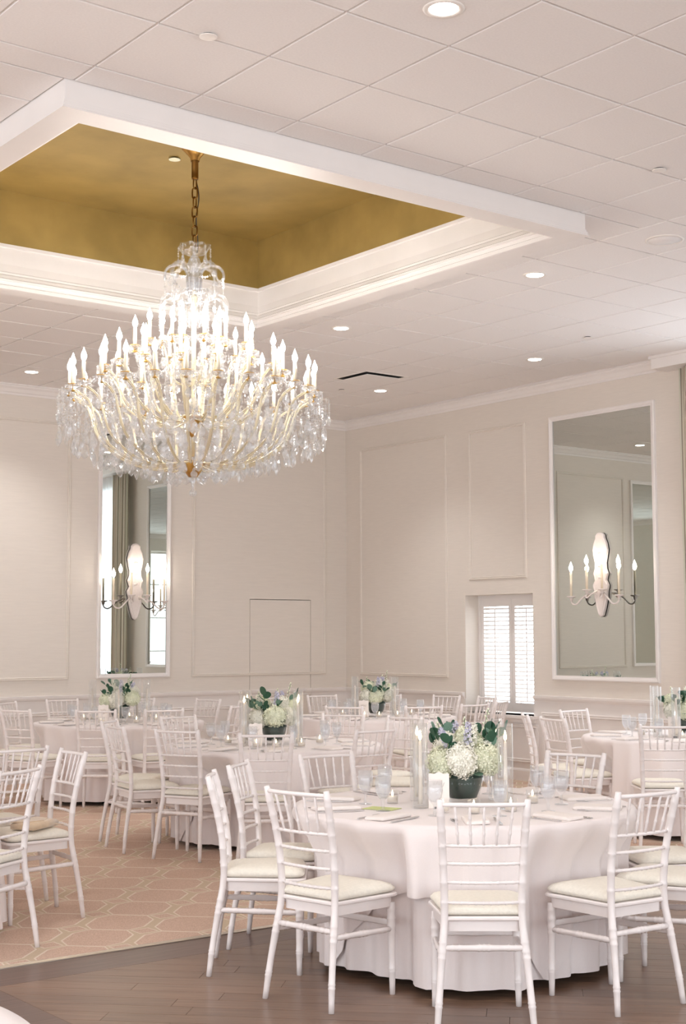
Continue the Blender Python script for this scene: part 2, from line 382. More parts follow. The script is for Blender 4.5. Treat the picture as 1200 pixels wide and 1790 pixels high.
# ---- shuttered window in the right wall
y0, y1, z0, z1 = WIN_R[0]
win1 = link('window_1', None); struct(win1, 'small deep-set window with white plantation shutters')
fx = XW+.21
def shutter(ya, yb):
    p = link('shutter', None, win1)
    s = .045
    MB().box(fx, fx+.03, ya, ya+s, z0+.02, z1-.04).obj('stile', 'trim', p); MB().box(fx, fx+.03, yb-s, yb, z0+.02, z1-.04).obj('stile', 'trim', p)
    MB().box(fx, fx+.03, ya+s, yb-s, z0+.02, z0+.12).obj('rail', 'trim', p); MB().box(fx, fx+.03, ya+s, yb-s, z1-.13, z1-.04).obj('rail', 'trim', p)
    n = 23; sl = MB(); W2 = yb-ya-2*s-.006; sl.prism([(-.03, 0), (-.02, .006), (.02, .006), (.03, 0), (.02, -.006), (-.02, -.006)], -W2/2, W2/2, 'y'); me = sl.mesh('slat', 'trim')
    za, zb = z0+.145, z1-.155
    for k in range(n):
        o = link('slat', me, p, (fx+.015, (ya+yb)/2, za+(zb-za)*k/(n-1))); o.rotation_euler = (0, math.radians(-15), 0)
    MB().box(fx-.024, fx-.014, (ya+yb)/2-.005, (ya+yb)/2+.005, za, zb).obj('tilt_rod', 'trim', p)
ym = (y0+y1)/2
MB().box(fx-.005, fx+.035, y0, y0+.04, z0, z1).obj('frame', 'trim', win1); MB().box(fx-.005, fx+.035, y1-.04, y1, z0, z1).obj('frame', 'trim', win1)
MB().box(fx-.005, fx+.035, y0+.04, y1-.04, z1-.045, z1).obj('frame', 'trim', win1)
shutter(y0+.042, ym-.002); shutter(ym+.002, y1-.042)
MB().box(XW-.07, fx+.05, y0-.06, y1+.06, z0-.03, z0).obj('window_sill', 'trim', win1)
MB().box(XW-.03, XW, y0-.03, y1+.03, z0-.075, z0-.03).obj('apron', 'trim', win1)
sash = MB()
for yy in (y0, ym-.02, y1-.04): sash.box(XW+.34, XW+.37, yy, yy+.04, z0, z1)
for zz in (z0, (z0+z1)/2-.02, z1-.04): sash.box(XW+.341, XW+.369, y0+.002, y1-.002, zz, zz+.04)
sash.obj('sash', 'trim', win1)
MB().box(XW+.352, XW+.356, y0+.01, y1-.01, z0+.01, z1-.01).obj('pane', 'glass', win1)

# ---- large draped window further along the right wall (its light and its image in the mirror)
def plain_window(name, wall, a0, a1, z0, z1, label):
    w = link(name, None); struct(w, label)
    def B(b, p0, p1, q0, q1, r0_, r1_):
        if wall == 'r': b.box(XW+p0, XW+p1, q0, q1, r0_, r1_)
        elif wall == 'n': b.box(q0, q1, YN-p1, YN-p0, r0_, r1_)
        else: b.box(XN-p1, XN-p0, q0, q1, r0_, r1_)
    f = MB()
    for q in (a0, a1-.06): B(f, .26, .33, q, q+.06, z0, z1)
    for r in (z0, z1-.06): B(f, .262, .328, a0+.002, a1-.002, r, r+.06)
    f.obj('window_frame', 'trim', w)
    m = MB(); n = 3
    for k in range(1, n): B(m, .27, .32, a0+(a1-a0)*k/n-.02, a0+(a1-a0)*k/n+.02, z0, z1)
    for k in range(1, 4): B(m, .272, .318, a0, a1, z0+(z1-z0)*k/4-.015, z0+(z1-z0)*k/4+.015)
    m.obj('muntin', 'trim', w)
    s = MB(); B(s, -.05, .26, a0-.05, a1+.05, z0-.04, z0); s.obj('window_sill', 'trim', w)
    return w
plain_window('window_2', 'r', *WIN_R[1], 'tall window behind sheer voile and striped drapes')
for i, w in enumerate(ADDED_WIN_N): plain_window('window_%d' % (i+3), 'n', *w, 'tall clear window added to bring in daylight')  # added near-wall windows, out of view, there for soft frontal light
for i, w in enumerate(ADDED_WIN_L): plain_window('window_%d' % (i+7), 'l', *w, 'tall clear side window added to bring in daylight')  # added side-wall windows, out of view, there for daylight
def curtain(name, xc, ya, yb, z0, z1, amp, wav, m, label, thick):
    n = int((yb-ya)/.012); rows = []
    rnd = random.Random(int(ya*100))
    ph = [rnd.random()*6 for _ in range(3)]
    vs = []; fs = []
    for j in range(7):
        z = z0+(z1-z0)*j/6
        for i in range(n+1):
            y = ya+(yb-ya)*i/n
            a = amp*(1-.25*j/6)
            vs.append((xc+a*math.sin(2*PI*y/wav+ph[0])+a*.35*math.sin(2*PI*y/wav*.43+ph[1]+j*.1), y+.01*math.sin(j*.7+y*9), z))
    for j in range(6):
        for i in range(n): fs.append((j*(n+1)+i, j*(n+1)+i+1, (j+1)*(n+1)+i+1, (j+1)*(n+1)+i))
    b = MB(); b.add(vs, fs, True); o = b.obj(name, m)
    uv = o.data.uv_layers.new(name='UVMap')
    for p in o.data.polygons:
        for li in p.loop_indices:
            vi = o.data.loops[li].vertex_index; uv.data[li].uv = ((vi % (n+1))/n, (vi//(n+1))/6)
    if thick:
        s = o.modifiers.new('thickness', 'SOLIDIFY'); s.thickness = thick
    return tag(o, label, 'curtain')
curtain('sheer_curtain', XW-.05, 6.15, 8.46, .02, 4.2, .025, .11, 'sheer', 'white sheer voile curtain across the tall window', 0)
curtain('window_drape', XW-.13, 8.35, 8.87, .02, 4.2, .045, .12, 'drape', 'striped silk drape beside the tall mirror', .004)
curtain('window_drape', XW-.13, 5.9, 6.45, .02, 4.2, .045, .12, 'drape', 'striped silk drape at the window side far from the mirror', .004)
pel = MB(); pel.box(XW-.24, XW, 5.7, 9.14, CE-.13, CE); pel.box(XW-.26, XW, 5.68, 9.16, CE-.03, CE-.001)
struct(pel.obj('trim_5', 'trim'), 'white pelmet box over the draped window')

# ---- mirrors
def mirror(name, wall, a0, a1, z0, z1, label):
    t = thing(name, label, 'mirror')
    def P(a, z, p): return {'r': (XW-p, a, z), 'b': (a, YW-p, z)}[wall]
    b = MB(); loops = []
    for ins, p in ((0, 0), (0, .03), (.012, .036), (.03, .03), (.036, .022), (.05, .02), (.05, .008)):
        loops.append([P(a0+ins, z0+ins, p), P(a1-ins, z0+ins, p), P(a1-ins, z1-ins, p), P(a0+ins, z1-ins, p)])
    b.rings(loops, smooth=False); b.obj('frame', 'trim', t)
    g = MB(); i = .048; q = [P(a0+i, z0+i, .01), P(a1-i, z0+i, .01), P(a1-i, z1-i, .01), P(a0+i, z1-i, .01)]; q2 = [P(a0+i, z0+i, .002), P(a1-i, z0+i, .002), P(a1-i, z1-i, .002), P(a0+i, z1-i, .002)]
    g.rings([q2, q], False, cap0=True, cap1=True); g.obj('mirror_glass', 'mirror', t)
    return t
mirror('wall_mirror', 'r', 9.30, 10.766, 1.11, 3.955, 'wide white-framed wall mirror between shuttered window and striped drape')
mirror('wall_mirror', 'b', 7.576, 8.528, 1.115, 3.955, 'narrow white-framed wall mirror behind a candle sconce, reflecting striped drape')
mirror('wall_mirror', 'b', 4.2, 5.64, 1.115, 3.955, 'white-framed wall mirror at the far end of the mirror wall')

# ------------------------------------------------------------------ floor
fl = MB(); fl.box(XN-.3, XW+.2, YN-.3, YW+.1, -.12, -.03); floor = struct(fl.obj('floor', 'border'), 'floor of walnut planks and patterned carpet')
# carpet: everything behind the metal edge strip, and beside the dance floor
CY0 = 6.53
cp = MB(); cp.box(XN, XW, CY0, YW, -.03, .004); cp.box(XN, 2.3, YN, CY0, -.03, .004)
carpet = cp.obj('carpet', 'carpet', floor); carpet['label'] = 'salmon carpet with pale lattice pattern'
MB().prism([(CY0-.035, -.03), (CY0-.035, .004), (CY0-.02, .012), (CY0, .008), (CY0, -.03)], 2.3, XW, 'x').obj('edge_strip', 'base', floor)
# border boards
MB().box(2.43, XW, CY0-.345, CY0-.036, -.03, 0).obj('border_board', 'border', floor)
MB().box(2.43, 2.755, YN, CY0-.347, -.03, 0).obj('border_board', 'border', floor)
# diagonal planks: strips along (1,-1)/sqrt2, only where the camera can look, the rest one part
PWID, PLEN = .127, 1.35
DX0, DX1, DY0, DY1 = 2.757, XW, YN, CY0-.347
pm = MB(); pm.box(0, PLEN-.002, 0, PWID-.0025, -.028, 0); pme = pm.mesh('plank', 'plank')
ca = math.cos(-PI/4); sa = math.sin(-PI/4)
def to_w(u, v): return (u*ca-v*sa, u*sa+v*ca)
def clip_poly(poly, x0, x1, y0, y1):
    def cut(ps, f, g):
        out = []
        for i in range(len(ps)):
            a, b = ps[i], ps[(i+1) % len(ps)]; fa, fb = f(a), f(b)
            if fa >= 0: out.append(a)
            if fa*fb < 0:
                t = fa/(fa-fb); out.append((a[0]+(b[0]-a[0])*t, a[1]+(b[1]-a[1])*t))
        return out
    for f in (lambda p: p[0]-x0, lambda p: x1-p[0], lambda p: p[1]-y0, lambda p: y1-p[1]):
        poly = cut(poly, f, None)
        if len(poly) < 3: return []
    return poly
def in_view(x, y):
    dep = x*fw.x+y*fw.y; lat = x*r0.x+y*r0.y
    return dep > 5.4 and abs(lat) < dep*.25+.35
near = []; rest = MB()
rnd = random.Random(3)
us = [u for u in range(-12, 14)]
for vi in range(-4, 140):
    v = vi*PWID; off = rnd.random()*PLEN
    for ui in range(-14, 14):
        u = ui*PLEN+off
        quad = [to_w(u, v), to_w(u+PLEN-.002, v), to_w(u+PLEN-.002, v+PWID-.0025), to_w(u, v+PWID-.0025)]
        pl = clip_poly(quad, DX0, DX1, DY0, DY1)
        if not pl: continue
        cx = sum(p[0] for p in pl)/len(pl); cy = sum(p[1] for p in pl)/len(pl)
        whole = len(pl) == 4 and all(abs(p[0]-q[0])+abs(p[1]-q[1]) < 1e-6 for p, q in zip(pl, quad))
        if in_view(cx, cy) and len(near) < 290:
            if whole:
                o = link('plank', pme, floor); x, y = to_w(u, v); o.location = (x, y, 0); o.rotation_euler = (0, 0, -PI/4)
            else:
                b = MB(); loc = [((p[0])*ca+(p[1])*sa-u, -(p[0])*sa+(p[1])*ca-v) for p in pl]; b.prism(loc, -.028, 0)
                o = b.obj('plank', 'plank', floor); x, y = to_w(u, v); o.location = (x, y, 0); o.rotation_euler = (0, 0, -PI/4)
            near.append(o)
        else:
            n0 = len(rest.v); rest.prism(pl, -.028, 0)
ro = rest.obj('planks', 'plank', floor); ro['kind'] = 'stuff'

# ------------------------------------------------------------------ ceiling
TG = .6096; GX0, GY0 = 3.1197, 5.4181
TX0, TX1, TY0, TY1 = 3.22, 6.69, 6.40, 9.885         # inner opening of the tray
OW = .145
OX0, OX1, OY0, OY1 = TX0-OW, TX1+OW, TY0-OW, TY1+OW   # soffit ring
ZB, ZG, ZT = 4.2, 4.556, 4.97
cb = MB()
for r in ((XN-.3, XW+.3, YN-.3, OY0), (XN-.3, XW+.3, OY1, YW+.2), (XN-.3, OX0, OY0, OY1), (OX1, XW+.3, OY0, OY1)): cb.box(*r, CE+.03, CE+.09)
cb.box(OX0-.3, OX1+.3, OY0-.3, OY1+.3, ZT+.03, ZT+.1)
ceiling = struct(cb.obj('ceiling', 'tbar'), 'white acoustic tile ceiling around a gilded tray')
tm = {}
def pieces(x0, x1, y0, y1):
    if x1 <= OX0 or x0 >= OX1 or y1 <= OY0 or y0 >= OY1: return [(x0, x1, y0, y1)]
    out = []
    if y0 < OY0: out.append((x0, x1, y0, OY0)); y0 = OY0
    if y1 > OY1: out.append((x0, x1, OY1, y1)); y1 = OY1
    if x0 < OX0: out.append((x0, OX0, y0, y1))
    if x1 > OX1: out.append((OX1, x1, y0, y1))
    return out
restt = MB(); ntile = 0
for i in range(-13, 15):
    for j in range(-18, 16):
        x0, x1, y0, y1 = GX0+TG*i, GX0+TG*(i+1), GY0+TG*j, GY0+TG*(j+1)
        x0, x1, y0, y1 = max(x0, XN), min(x1, XW), max(y0, YN), min(y1, YW)
        if x1-x0 < .03 or y1-y0 < .03: continue
        for a, b, c, d in pieces(x0, x1, y0, y1):
            g = .007
            if b-a < .03 or d-c < .03: continue
            cx, cy = (a+b)/2, (c+d)/2
            dep = cx*fw.x+cy*fw.y; lat = cx*r0.x+cy*r0.y
            vis = dep > 5.2 and abs(lat) < dep*.245+.5
            if vis and ntile < 298:
                key = (round(b-a, 3), round(d-c, 3))
                if key not in tm:
                    hx, hy = (b-a)/2-g, (d-c)/2-g
                    t = MB(); t.rings([[(-hx, -hy, .02), (hx, -hy, .02), (hx, hy, .02), (-hx, hy, .02)], [(-hx, -hy, .002), (hx, -hy, .002), (hx, hy, .002), (-hx, hy, .002)], [(-hx+.003, -hy+.003, 0), (hx-.003, -hy+.003, 0), (hx-.003, hy-.003, 0), (-hx+.003, hy-.003, 0)]], False, cap0=True, cap1=True)
                    tm[key] = t.mesh('tile', 'ceil')
                o = link('tile', tm[key], ceiling, (cx, cy, CE+rnd.uniform(-.0008, .0008))); ntile += 1
            else: restt.box(a+g, b-g, c+g, d-g, CE, CE+.02)
rt_ = restt.obj('tiles', 'ceil', ceiling); rt_['kind'] = 'stuff'
gb = MB()
for i in range(-13, 15):
    x = GX0+TG*i
    if XN < x < XW:
        for c, d in (((YN, OY0), (OY1, YW)) if OX0-.01 < x < OX1+.01 else ((YN, YW),)): gb.box(x-.009, x+.009, c, d, CE+.011, CE+.03)
for j in range(-18, 16):
    y = GY0+TG*j
    if YN < y < YW:
        for c, d in (((XN, OX0), (OX1, XW)) if OY0-.01 < y < OY1+.01 else ((XN, XW),)): gb.box(c, d, y-.009, y+.009, CE+.0115, CE+.03)
gb.obj('grid_bars', 'tbar', ceiling)['kind'] = 'stuff'
def rect_loop(o, z): return [(TX0-o, TY0-o, z), (TX1+o, TY0-o, z), (TX1+o, TY1+o, z), (TX0-o, TY1+o, z)]
def sweep(prof): b = MB(); b.rings([rect_loop(o, z) for o, z in prof], False); return b
SOF = [(OW, CE+.04), (OW, ZB+.045), (OW+.006, ZB+.042), (OW+.006, ZB+.03), (OW+.012, ZB+.027), (OW+.012, ZB+.012), (OW+.018, ZB+.008), (OW+.018, ZB), (0, ZB)]
INN = [(0, ZB), (-.012, ZB+.003), (-.012, ZB+.03), (.0, ZB+.036), (.0, ZB+.06), (-.014, ZB+.064), (-.014, ZB+.078), (-.004, ZB+.085), (.004, ZB+.11), (.012, ZB+.118), (.012, ZB+.135), (.02, ZB+.14), (.03, ZB+.2), (.03, ZG-.03), (.018, ZG-.025), (.018, ZG), (.03, ZG)]
sweep(SOF).obj('soffit', 'trim', ceiling); sweep(INN).obj('tray_moulding', 'trim', ceiling)
sweep([(.02, ZG-.002), (.02, ZT)]).obj('gold_wall', 'gold', ceiling)
g = MB(); g.box(TX0-.03, TX1+.03, TY0-.03, TY1+.03, ZT, ZT+.03); g.obj('gold_panel', 'gold', ceiling)

# recessed downlights
def downlight(x, y, label, power=110, group='recessed downlights in the tile ceiling'):
    t = thing('recessed_downlight', label, 'downlight', (x, y, CE), 0, group)
    MB().lathe([(.062, .0), (.075, -.006), (.092, -.005), (.094, .0), (.094, .004), (.062, .004)], 24, cap=False).obj('trim_ring', 'white', t)
    MB().lathe([(.066, -.001), (.064, -.004), (.03, -.006)], 20).obj('lamp_face', 'down', t)
    l = bpy.data.lights.new('downlight_beam', 'SPOT'); l.energy = power; l.spot_size = math.radians(100); l.spot_blend = 1.0; l.shadow_soft_size = .06; l.color = (1, .97, .95)
    o = bpy.data.objects.new('downlight_beam', l); col.objects.link(o); o.parent = t; o.location = (0, 0, -.02)
    return t
DL = [(7.70, 7.57), (7.66, 9.97), (10.09, 9.94), (10.0, 12.29), (6.35, 13.59), (4.05, 4.52), (1.7, 4.5), (1.6, 7.6), (1.6, 10.6), (4.1, 12.3), (7.7, 4.6), (10.0, 6.9), (4.0, 1.5), (7.6, 1.5)]
DLAB = ['downlight between the gilded tray and the round ceiling speaker', 'downlight behind the tray corner, nearest the chandelier candles', 'downlight in front of the wide wall mirror', 'downlight beside the square ceiling vent', 'downlight above the narrow wall mirror', 'downlight over the walnut floor before the tray']
for i, p in enumerate(DL): downlight(*p, DLAB[i] if i < 6 else 'recessed downlight in the tile ceiling away from the tray')
# ceiling discs
def disc(name, x, y, z, r, h, label, cat, m='white'):
    o = MB().lathe([(r, 0), (r, -h*.6), (r*.9, -h), (r*.2, -h*1.05)], 24).obj(name, m, None, (x, y, z)); return tag(o, label, cat)
def sprinkler(x, y, z, label, m='white'):
    t = thing('sprinkler_cover', label, 'sprinkler', (x, y, z), 0, 'concealed sprinkler covers')
    MB().lathe([(.03, .0), (.03, -.008)], 16).obj('cup', 'dark', t)
    MB().lathe([(.042, -.008), (.042, -.011), (.036, -.013)], 24).obj('cover_plate', m, t); return t
sprinkler(3.366, 5.384, CE, 'white sprinkler cover on the grid line before the gilded tray')
sprinkler(6.508, 5.36, CE, 'white sprinkler cover beside the soffit corner')
sprinkler(9.72, 8.89, CE, 'small white sprinkler cover near the wide mirror')
sprinkler(9.6, 12.49, CE, 'small white sprinkler cover beside the ceiling vent')
sprinkler(5.04, 8.50, ZT, 'pale sprinkler cover on the gold ceiling beside the chandelier canopy', 'hydg')
sp = thing('ceiling_speaker', 'round white ceiling speaker grille near the tray corner', 'speaker', (7.73, 6.33, CE))
MB().lathe([(.135, 0), (.135, -.005), (.12, -.009), (.118, -.004)], 32, cap=False).obj('bezel', 'white', sp); MB().lathe([(.118, -.003), (.118, -.006), (.02, -.009)], 32).obj('grille', 'ceil', sp)
vt = thing('ceiling_vent', 'square white air vent set in the tile ceiling', 'vent', (9.40, 11.72, CE))
b = MB(); h = .29
b.rings([[(-q, -q, z), (q, -q, z), (q, q, z), (-q, q, z)] for q, z in ((h, .0), (h, -.006), (h-.02, -.006), (h-.03, -.0015))], False); b.obj('frame', 'white', vt)
MB().box(-h+.03, h-.03, -h+.03, h-.03, -.002, .002).obj('slot_shade', 'dark', vt)  # flat black sheet below the tile, painting the shade in the vent slots
MB().box(-.225, .225, -.225, .225, -.024, -.018).obj('plaque', 'ceil', vt)

# ------------------------------------------------------------------ chandelier
CHX, CHY = 5.02, 8.19
ch = thing('crystal_chandelier', 'large tiered crystal chandelier with lit candle bulbs hanging from gold tray', 'chandelier', (CHX, CHY, 0))
can = MB().lathe([(.02, ZT-.12), (.03, ZT-.11), (.035, ZT-.09), (.06, ZT-.06), (.09, ZT-.03), (.1, ZT-.005), (.1, ZT)], 20).obj('canopy', 'brass', ch)
MB().lathe([(.022, ZT-.24), (.024, ZT-.23), (.024, ZT-.12), (.03, ZT-.115), (.03, ZT-.11)], 14).obj('stem', 'brassdk', can)
def ring_link(name, z, rz, h=.045, w=.02, r=.0055, m='brassdk'):
    pts = []; n = 18
    for k in range(n+1):
        a = 2*PI*k/n; s = 1 if math.sin(a) >= 0 else -1
        pts.append((w*math.cos(a), 0, h*.45*s*(1 if abs(math.sin(a)) > .05 else 0)+.45*w*math.sin(a)*2))
    b = MB(); b.tube(pts, r, 6, cap=False); return b.mesh(name, m)
lm = ring_link('chain_link', 0, 0)
zc = ZT-.27; k = 0
while zc > 4.26:
    o = link('chain_link', lm, ch, (0, 0, zc), (k % 2)*PI/2+.5); zc -= .067; k += 1
cpth = [(.02+.014*math.sin(t*9), .012*math.cos(t*7), 4.72-.5*t) for t in [i/30 for i in range(31)]]
MB().tube(cpth, .004, 5).obj('power_cord', 'rubber', ch)
# central column, bowls and brass hubs
MB().lathe([(.016, 4.26), (.02, 4.24), (.012, 4.2), (.035, 4.17), (.05, 4.13), (.03, 4.09), (.018, 4.06), (.03, 4.02), (.03, 3.98), (.018, 3.95), (.018, 3.9)], 16).obj('finial_stack', 'crystal', ch)
MB().lathe([(.02, 3.95), (.022, 3.86), (.016, 3.84), (.016, 3.2), (.03, 3.18), (.03, 3.16), (.014, 3.14), (.014, 2.8)], 12).obj('column', 'goldarm', ch)
def bowl(name, z, r, h, m='crystal', n=32, scal=.012):
    b = MB(); L = []
    for i in range(7):
        t = i/6; rr = r*math.sin(t*PI/2)**.7 if t else .01
        L.append([((rr+scal*t*math.cos(8*2*PI*k/n))*math.cos(2*PI*k/n), (rr+scal*t*math.cos(8*2*PI*k/n))*math.sin(2*PI*k/n), z-h+h*t**1.6) for k in range(n)])
    b.rings(L, True); return b.obj(name, m, ch)
bowl('top_bowl', 4.265, .105, .075, 'clearcrystal'); bowl('collar_bowl', 3.93, .16, .08, 'clearcrystal'); bowl('tier_bowl', 3.42, .2, .09)
MB().lathe([(.012, 2.93), (.03, 2.95), (.035, 2.99), (.055, 3.03), (.062, 3.06), (.07, 3.065), (.07, 3.075), (.02, 3.085)], 16).obj('urn_hub', 'brass', ch)
MB().lathe([(.03, 2.66), (.06, 2.7), (.072, 2.75), (.075, 2.765), (.03, 2.77)], 18).obj('lower_hub', 'brass', ch)
MB().lathe([(.004, 2.66), (.02, 2.64), (.01, 2.61), (.006, 2.58), (.024, 2.56), (.026, 2.545), (.015, 2.53), (.003, 2.525)], 12).obj('ball_finial', 'crystal', ch)
# candle sub-parts shared by every arm
def candle_meshes(sl, bl):
    s = MB().lathe([(.0125, 0), (.0125, sl)], 10).mesh('candle_sleeve', 'sleeve')
    b = MB().lathe([(.006, 0), (.013, .012), (.0185, .028), (.017, .045), (.009, .066), (.003, .082), (.0008, .09)], 10).mesh('bulb', bl)
    p = MB().lathe([(.006, -.05), (.02, -.045), (.007, -.035), (.006, -.012), (.03, -.006), (.036, 0), (.034, .002)], 14).mesh('drip_pan', 'brass')
    c = MB().lathe([(.012, -.022), (.05, -.008), (.058, .004), (.054, .004), (.012, -.016)], 14).mesh('glass_bobeche', 'crystal')
    return s, b, p, c
CS, CBb, CP, CC = candle_meshes(.105, 'bulb')
pend_pts = []            # (x, y, z top, size, heading) of hanging crystals
beads = MB()
def bead(x, y, z, r):
    beads.add([(x+r, y, z), (x-r, y, z), (x, y+r, z), (x, y-r, z), (x, y, z+r*1.15), (x, y, z-r*1.15)],
              [(0, 2, 4), (2, 1, 4), (1, 3, 4), (3, 0, 4), (2, 0, 5), (1, 2, 5), (3, 1, 5), (0, 3, 5)])
def swag(p, q, sag, n, r=.0085):
    for i in range(n+1):
        t = i/n; bead(p[0]+(q[0]-p[0])*t, p[1]+(q[1]-p[1])*t, p[2]+(q[2]-p[2])*t-sag*4*t*(1-t), r)
def drop(x, y, z, n, r=.0085):
    for i in range(n): bead(x, y, z-i*r*2.15, r*(1 if i % 3 else 1.25))
def tier(n, R, zcup, hub_r, hub_z, ph, dip, sl, out_peak, thick=.006):
    """n S-shaped arms from the hub to cups at radius R"""
    ctrl = [(0, (hub_r, 0, hub_z)), (.22, (hub_r+(R-hub_r)*.38, 0, hub_z-dip*.3)), (.48, (hub_r+(R-hub_r)*.72, 0, hub_z+(zcup-hub_z)*.25)), (.7, (R*.86, 0, zcup-.1+out_peak)), (.86, (R*.97, 0, zcup-.03+out_peak)), (1, (R, 0, zcup-.05))]
    pts = [interp(ctrl, i/22) for i in range(23)]
    am = MB(); am.tube(pts, thick, 6)
    for off in (-1, 1): am.tube([(p[0], off*thick*1.1, p[2]+thick*1.3) for p in pts[4:20]], thick*.75, 5)
    ame = am.mesh('arm', 'goldarm')
    cps = []
    for k in range(n):
        a = ph+2*PI*k/n; o = link('arm', ame, ch, None, a)
        for nme, me, z in (('drip_pan', CP, zcup), ('glass_bobeche', CC, zcup-.012), ('candle_sleeve', CS, zcup), ('bulb', CBb, zcup+.104)):
            q = link(nme, me, o, (R, 0, z))
            if nme in ('candle_sleeve',): q.scale = (1, 1, sl/.105)
            if nme == 'bulb': q.location.z = zcup+sl
        cps.append((R*math.cos(a), R*math.sin(a)))
        c, s = math.cos(a), math.sin(a)
        # fringe of the bobeche
        for j in range(6):
            b2 = 2*PI*j/6+a; pend_pts.append((R*c+.052*math.cos(b2), R*s+.052*math.sin(b2), zcup-.012, .042, b2))
    return cps
t1 = tier(26, .83, 3.24, .06, 2.76, 0, .10, .12, -.02)
t2 = tier(16, .61, 3.39, .06, 3.05, .1, .10, .12, .0)
t3 = tier(10, .40, 3.55, .06, 3.08, .2, .06, .12, .0)
t4 = tier(6, .22, 3.6, .03, 3.3, .3, .0, .11, .0)
# scroll arms of the crown
sm = MB(); pts = [(.035, 0, 3.9)]+[(.04+.01*t, 0, 3.9+.15*t) for t in (.3, .6, 1)]+[(.125+.078*math.cos(PI-t*PI*1.15), 0, 4.05+.075*math.sin(t*PI*1.15)) for t in [i/12 for i in range(13)]]
sm.tube(pts, .011, 6); sm.tube([(p[0], .016, p[2]) for p in pts], .007, 5); sm.tube([(p[0], -.016, p[2]) for p in pts], .007, 5); sme = sm.mesh('scroll_arm', 'clearcrystal')
for k in range(8):
    a = 2*PI*k/8+.2; link('scroll_arm', sme, ch, None, a)
    x, y = .2*math.cos(a), .2*math.sin(a); drop(x, y, 4.03, 11, .009); pend_pts.append((x, y, 3.82, .06, a))
    x2, y2 = .2*math.cos(a+2*PI/8), .2*math.sin(a+2*PI/8); swag((x, y, 4.05), (x2, y2, 4.05), .05, 9)
    x, y = .11*math.cos(a), .11*math.sin(a); drop(x, y, 4.24, 4, .008); pend_pts.append((x, y, 4.18, .065, a))
sm2 = MB(); pts = [(.05, 0, 3.7)]+[(.06+.015*t, 0, 3.7+.12*t) for t in (.4, 1)]+[(.16+.085*math.cos(PI-t*PI*1.1), 0, 3.82+.09*math.sin(t*PI*1.1)) for t in [i/10 for i in range(11)]]
sm2.tube(pts, .011, 6); sm2.tube([(p[0], .016, p[2]) for p in pts], .007, 5); sme2 = sm2.mesh('scroll_arm', 'clearcrystal')
for k in range(8):
    a = 2*PI*k/8+.6; link('scroll_arm', sme2, ch, None, a)
    x, y = .245*math.cos(a), .245*math.sin(a); drop(x, y, 3.8, 9, .009); pend_pts.append((x, y, 3.62, .075, a))
big = []
# hanging skirts: rows of larger drops under the arms, lower towards the centre
for n, R, z, s, dr in ((46, .90, 2.97, .105, 5), (46, .92, 3.11, .08, 4), (44, .81, 2.90, .105, 4), (38, .69, 2.845, .105, 5), (32, .56, 2.80, .10, 4), (26, .43, 2.765, .10, 3), (20, .30, 2.74, .095, 3), (12, .17, 2.72, .085, 2), (36, .84, 3.0, .085, 3), (30, .62, 2.97, .085, 4), (24, .5, 2.9, .085, 3), (30, .70, 3.22, .085, 3), (20, .48, 3.36, .08, 3), (14, .32, 3.46, .08, 3), (24, .56, 3.12, .09, 2), (16, .36, 3.02, .09, 2)):
    for k in range(n):
        a = 2*PI*(k+.3*(n % 3))/n+random.uniform(-.02, .02); rr = R+random.uniform(-.02, .02); zz = z+random.uniform(-.02, .015)
        x, y = rr*math.cos(a), rr*math.sin(a)
        drop(x, y, zz+dr*.019, dr, .009); big.append((x, y, zz, s*random.uniform(.85, 1.12), a+random.uniform(-.5, .5)))
for cps, z in ((t1, 3.18), (t2, 3.34), (t3, 3.5)):
    n = len(cps)
    for k in range(n): swag((*cps[k], z), (*cps[(k+1) % n], z), .07, 9); swag((*cps[k], z-.01), (cps[k][0]*.6, cps[k][1]*.6, z-.1), .05, 11)
for k in range(26):
    a = 2*PI*(k+.5)/26; x, y = .88*math.cos(a), .88*math.sin(a); drop(x, y, 3.2, 9, .0105)
beads.obj('bead_strings', 'crystal', ch)['kind'] = 'stuff'
def pendalogue():
    """flat faceted leaf-shaped drop hanging from the origin, height 1"""
    o = [(0, 0), (.16, -.16), (.1, -.26), (.3, -.48), (.34, -.66), (.24, -.84), (0, -1), (-.24, -.84), (-.34, -.66), (-.3, -.48), (-.1, -.26), (-.16, -.16)]
    b = MB(); n = len(o)
    vs = [(x, 0, z) for x, z in o]+[(x*.5, .1, -.58+(z+.58)*.55) for x, z in o]+[(x*.5, -.1, -.58+(z+.58)*.55) for x, z in o]
    fs = [(k, (k+1) % n, n+(k+1) % n, n+k) for k in range(n)]+[((k+1) % n, k, 2*n+k, 2*n+(k+1) % n) for k in range(n)]+[tuple(n+k for k in range(n)), tuple(2*n+k for k in range(n-1, -1, -1))]
    return b.add(vs, fs)
pmsh = pendalogue().mesh('crystal_drop', 'crystal')
big.sort(key=lambda p: -(p[0]*-fw.x+p[1]*-fw.y))       # those facing the tables first
rest = MB()
pv, pf = pmsh.vertices, [tuple(p.vertices) for p in pmsh.polygons]
for i, (x, y, z, s, a) in enumerate(big):
    if i < 290:
        o = link('crystal_drop', pmsh, ch, (x, y, z), a+PI/2); o.scale = (s, s, s)
    else:
        c_, s_ = math.cos(a+PI/2)*s, math.sin(a+PI/2)*s
        rest.add([(x+v.co.x*c_-v.co.y*s_, y+v.co.x*s_+v.co.y*c_, z+v.co.z*s) for v in pv], pf)
for x, y, z, s, a in pend_pts:
    c_, s_ = math.cos(a+PI/2)*s, math.sin(a+PI/2)*s
    rest.add([(x+v.co.x*c_-v.co.y*s_, y+v.co.x*s_+v.co.y*c_, z+v.co.z*s) for v in pv], pf)
rest.obj('small_drops', 'crystal', ch)['kind'] = 'stuff'

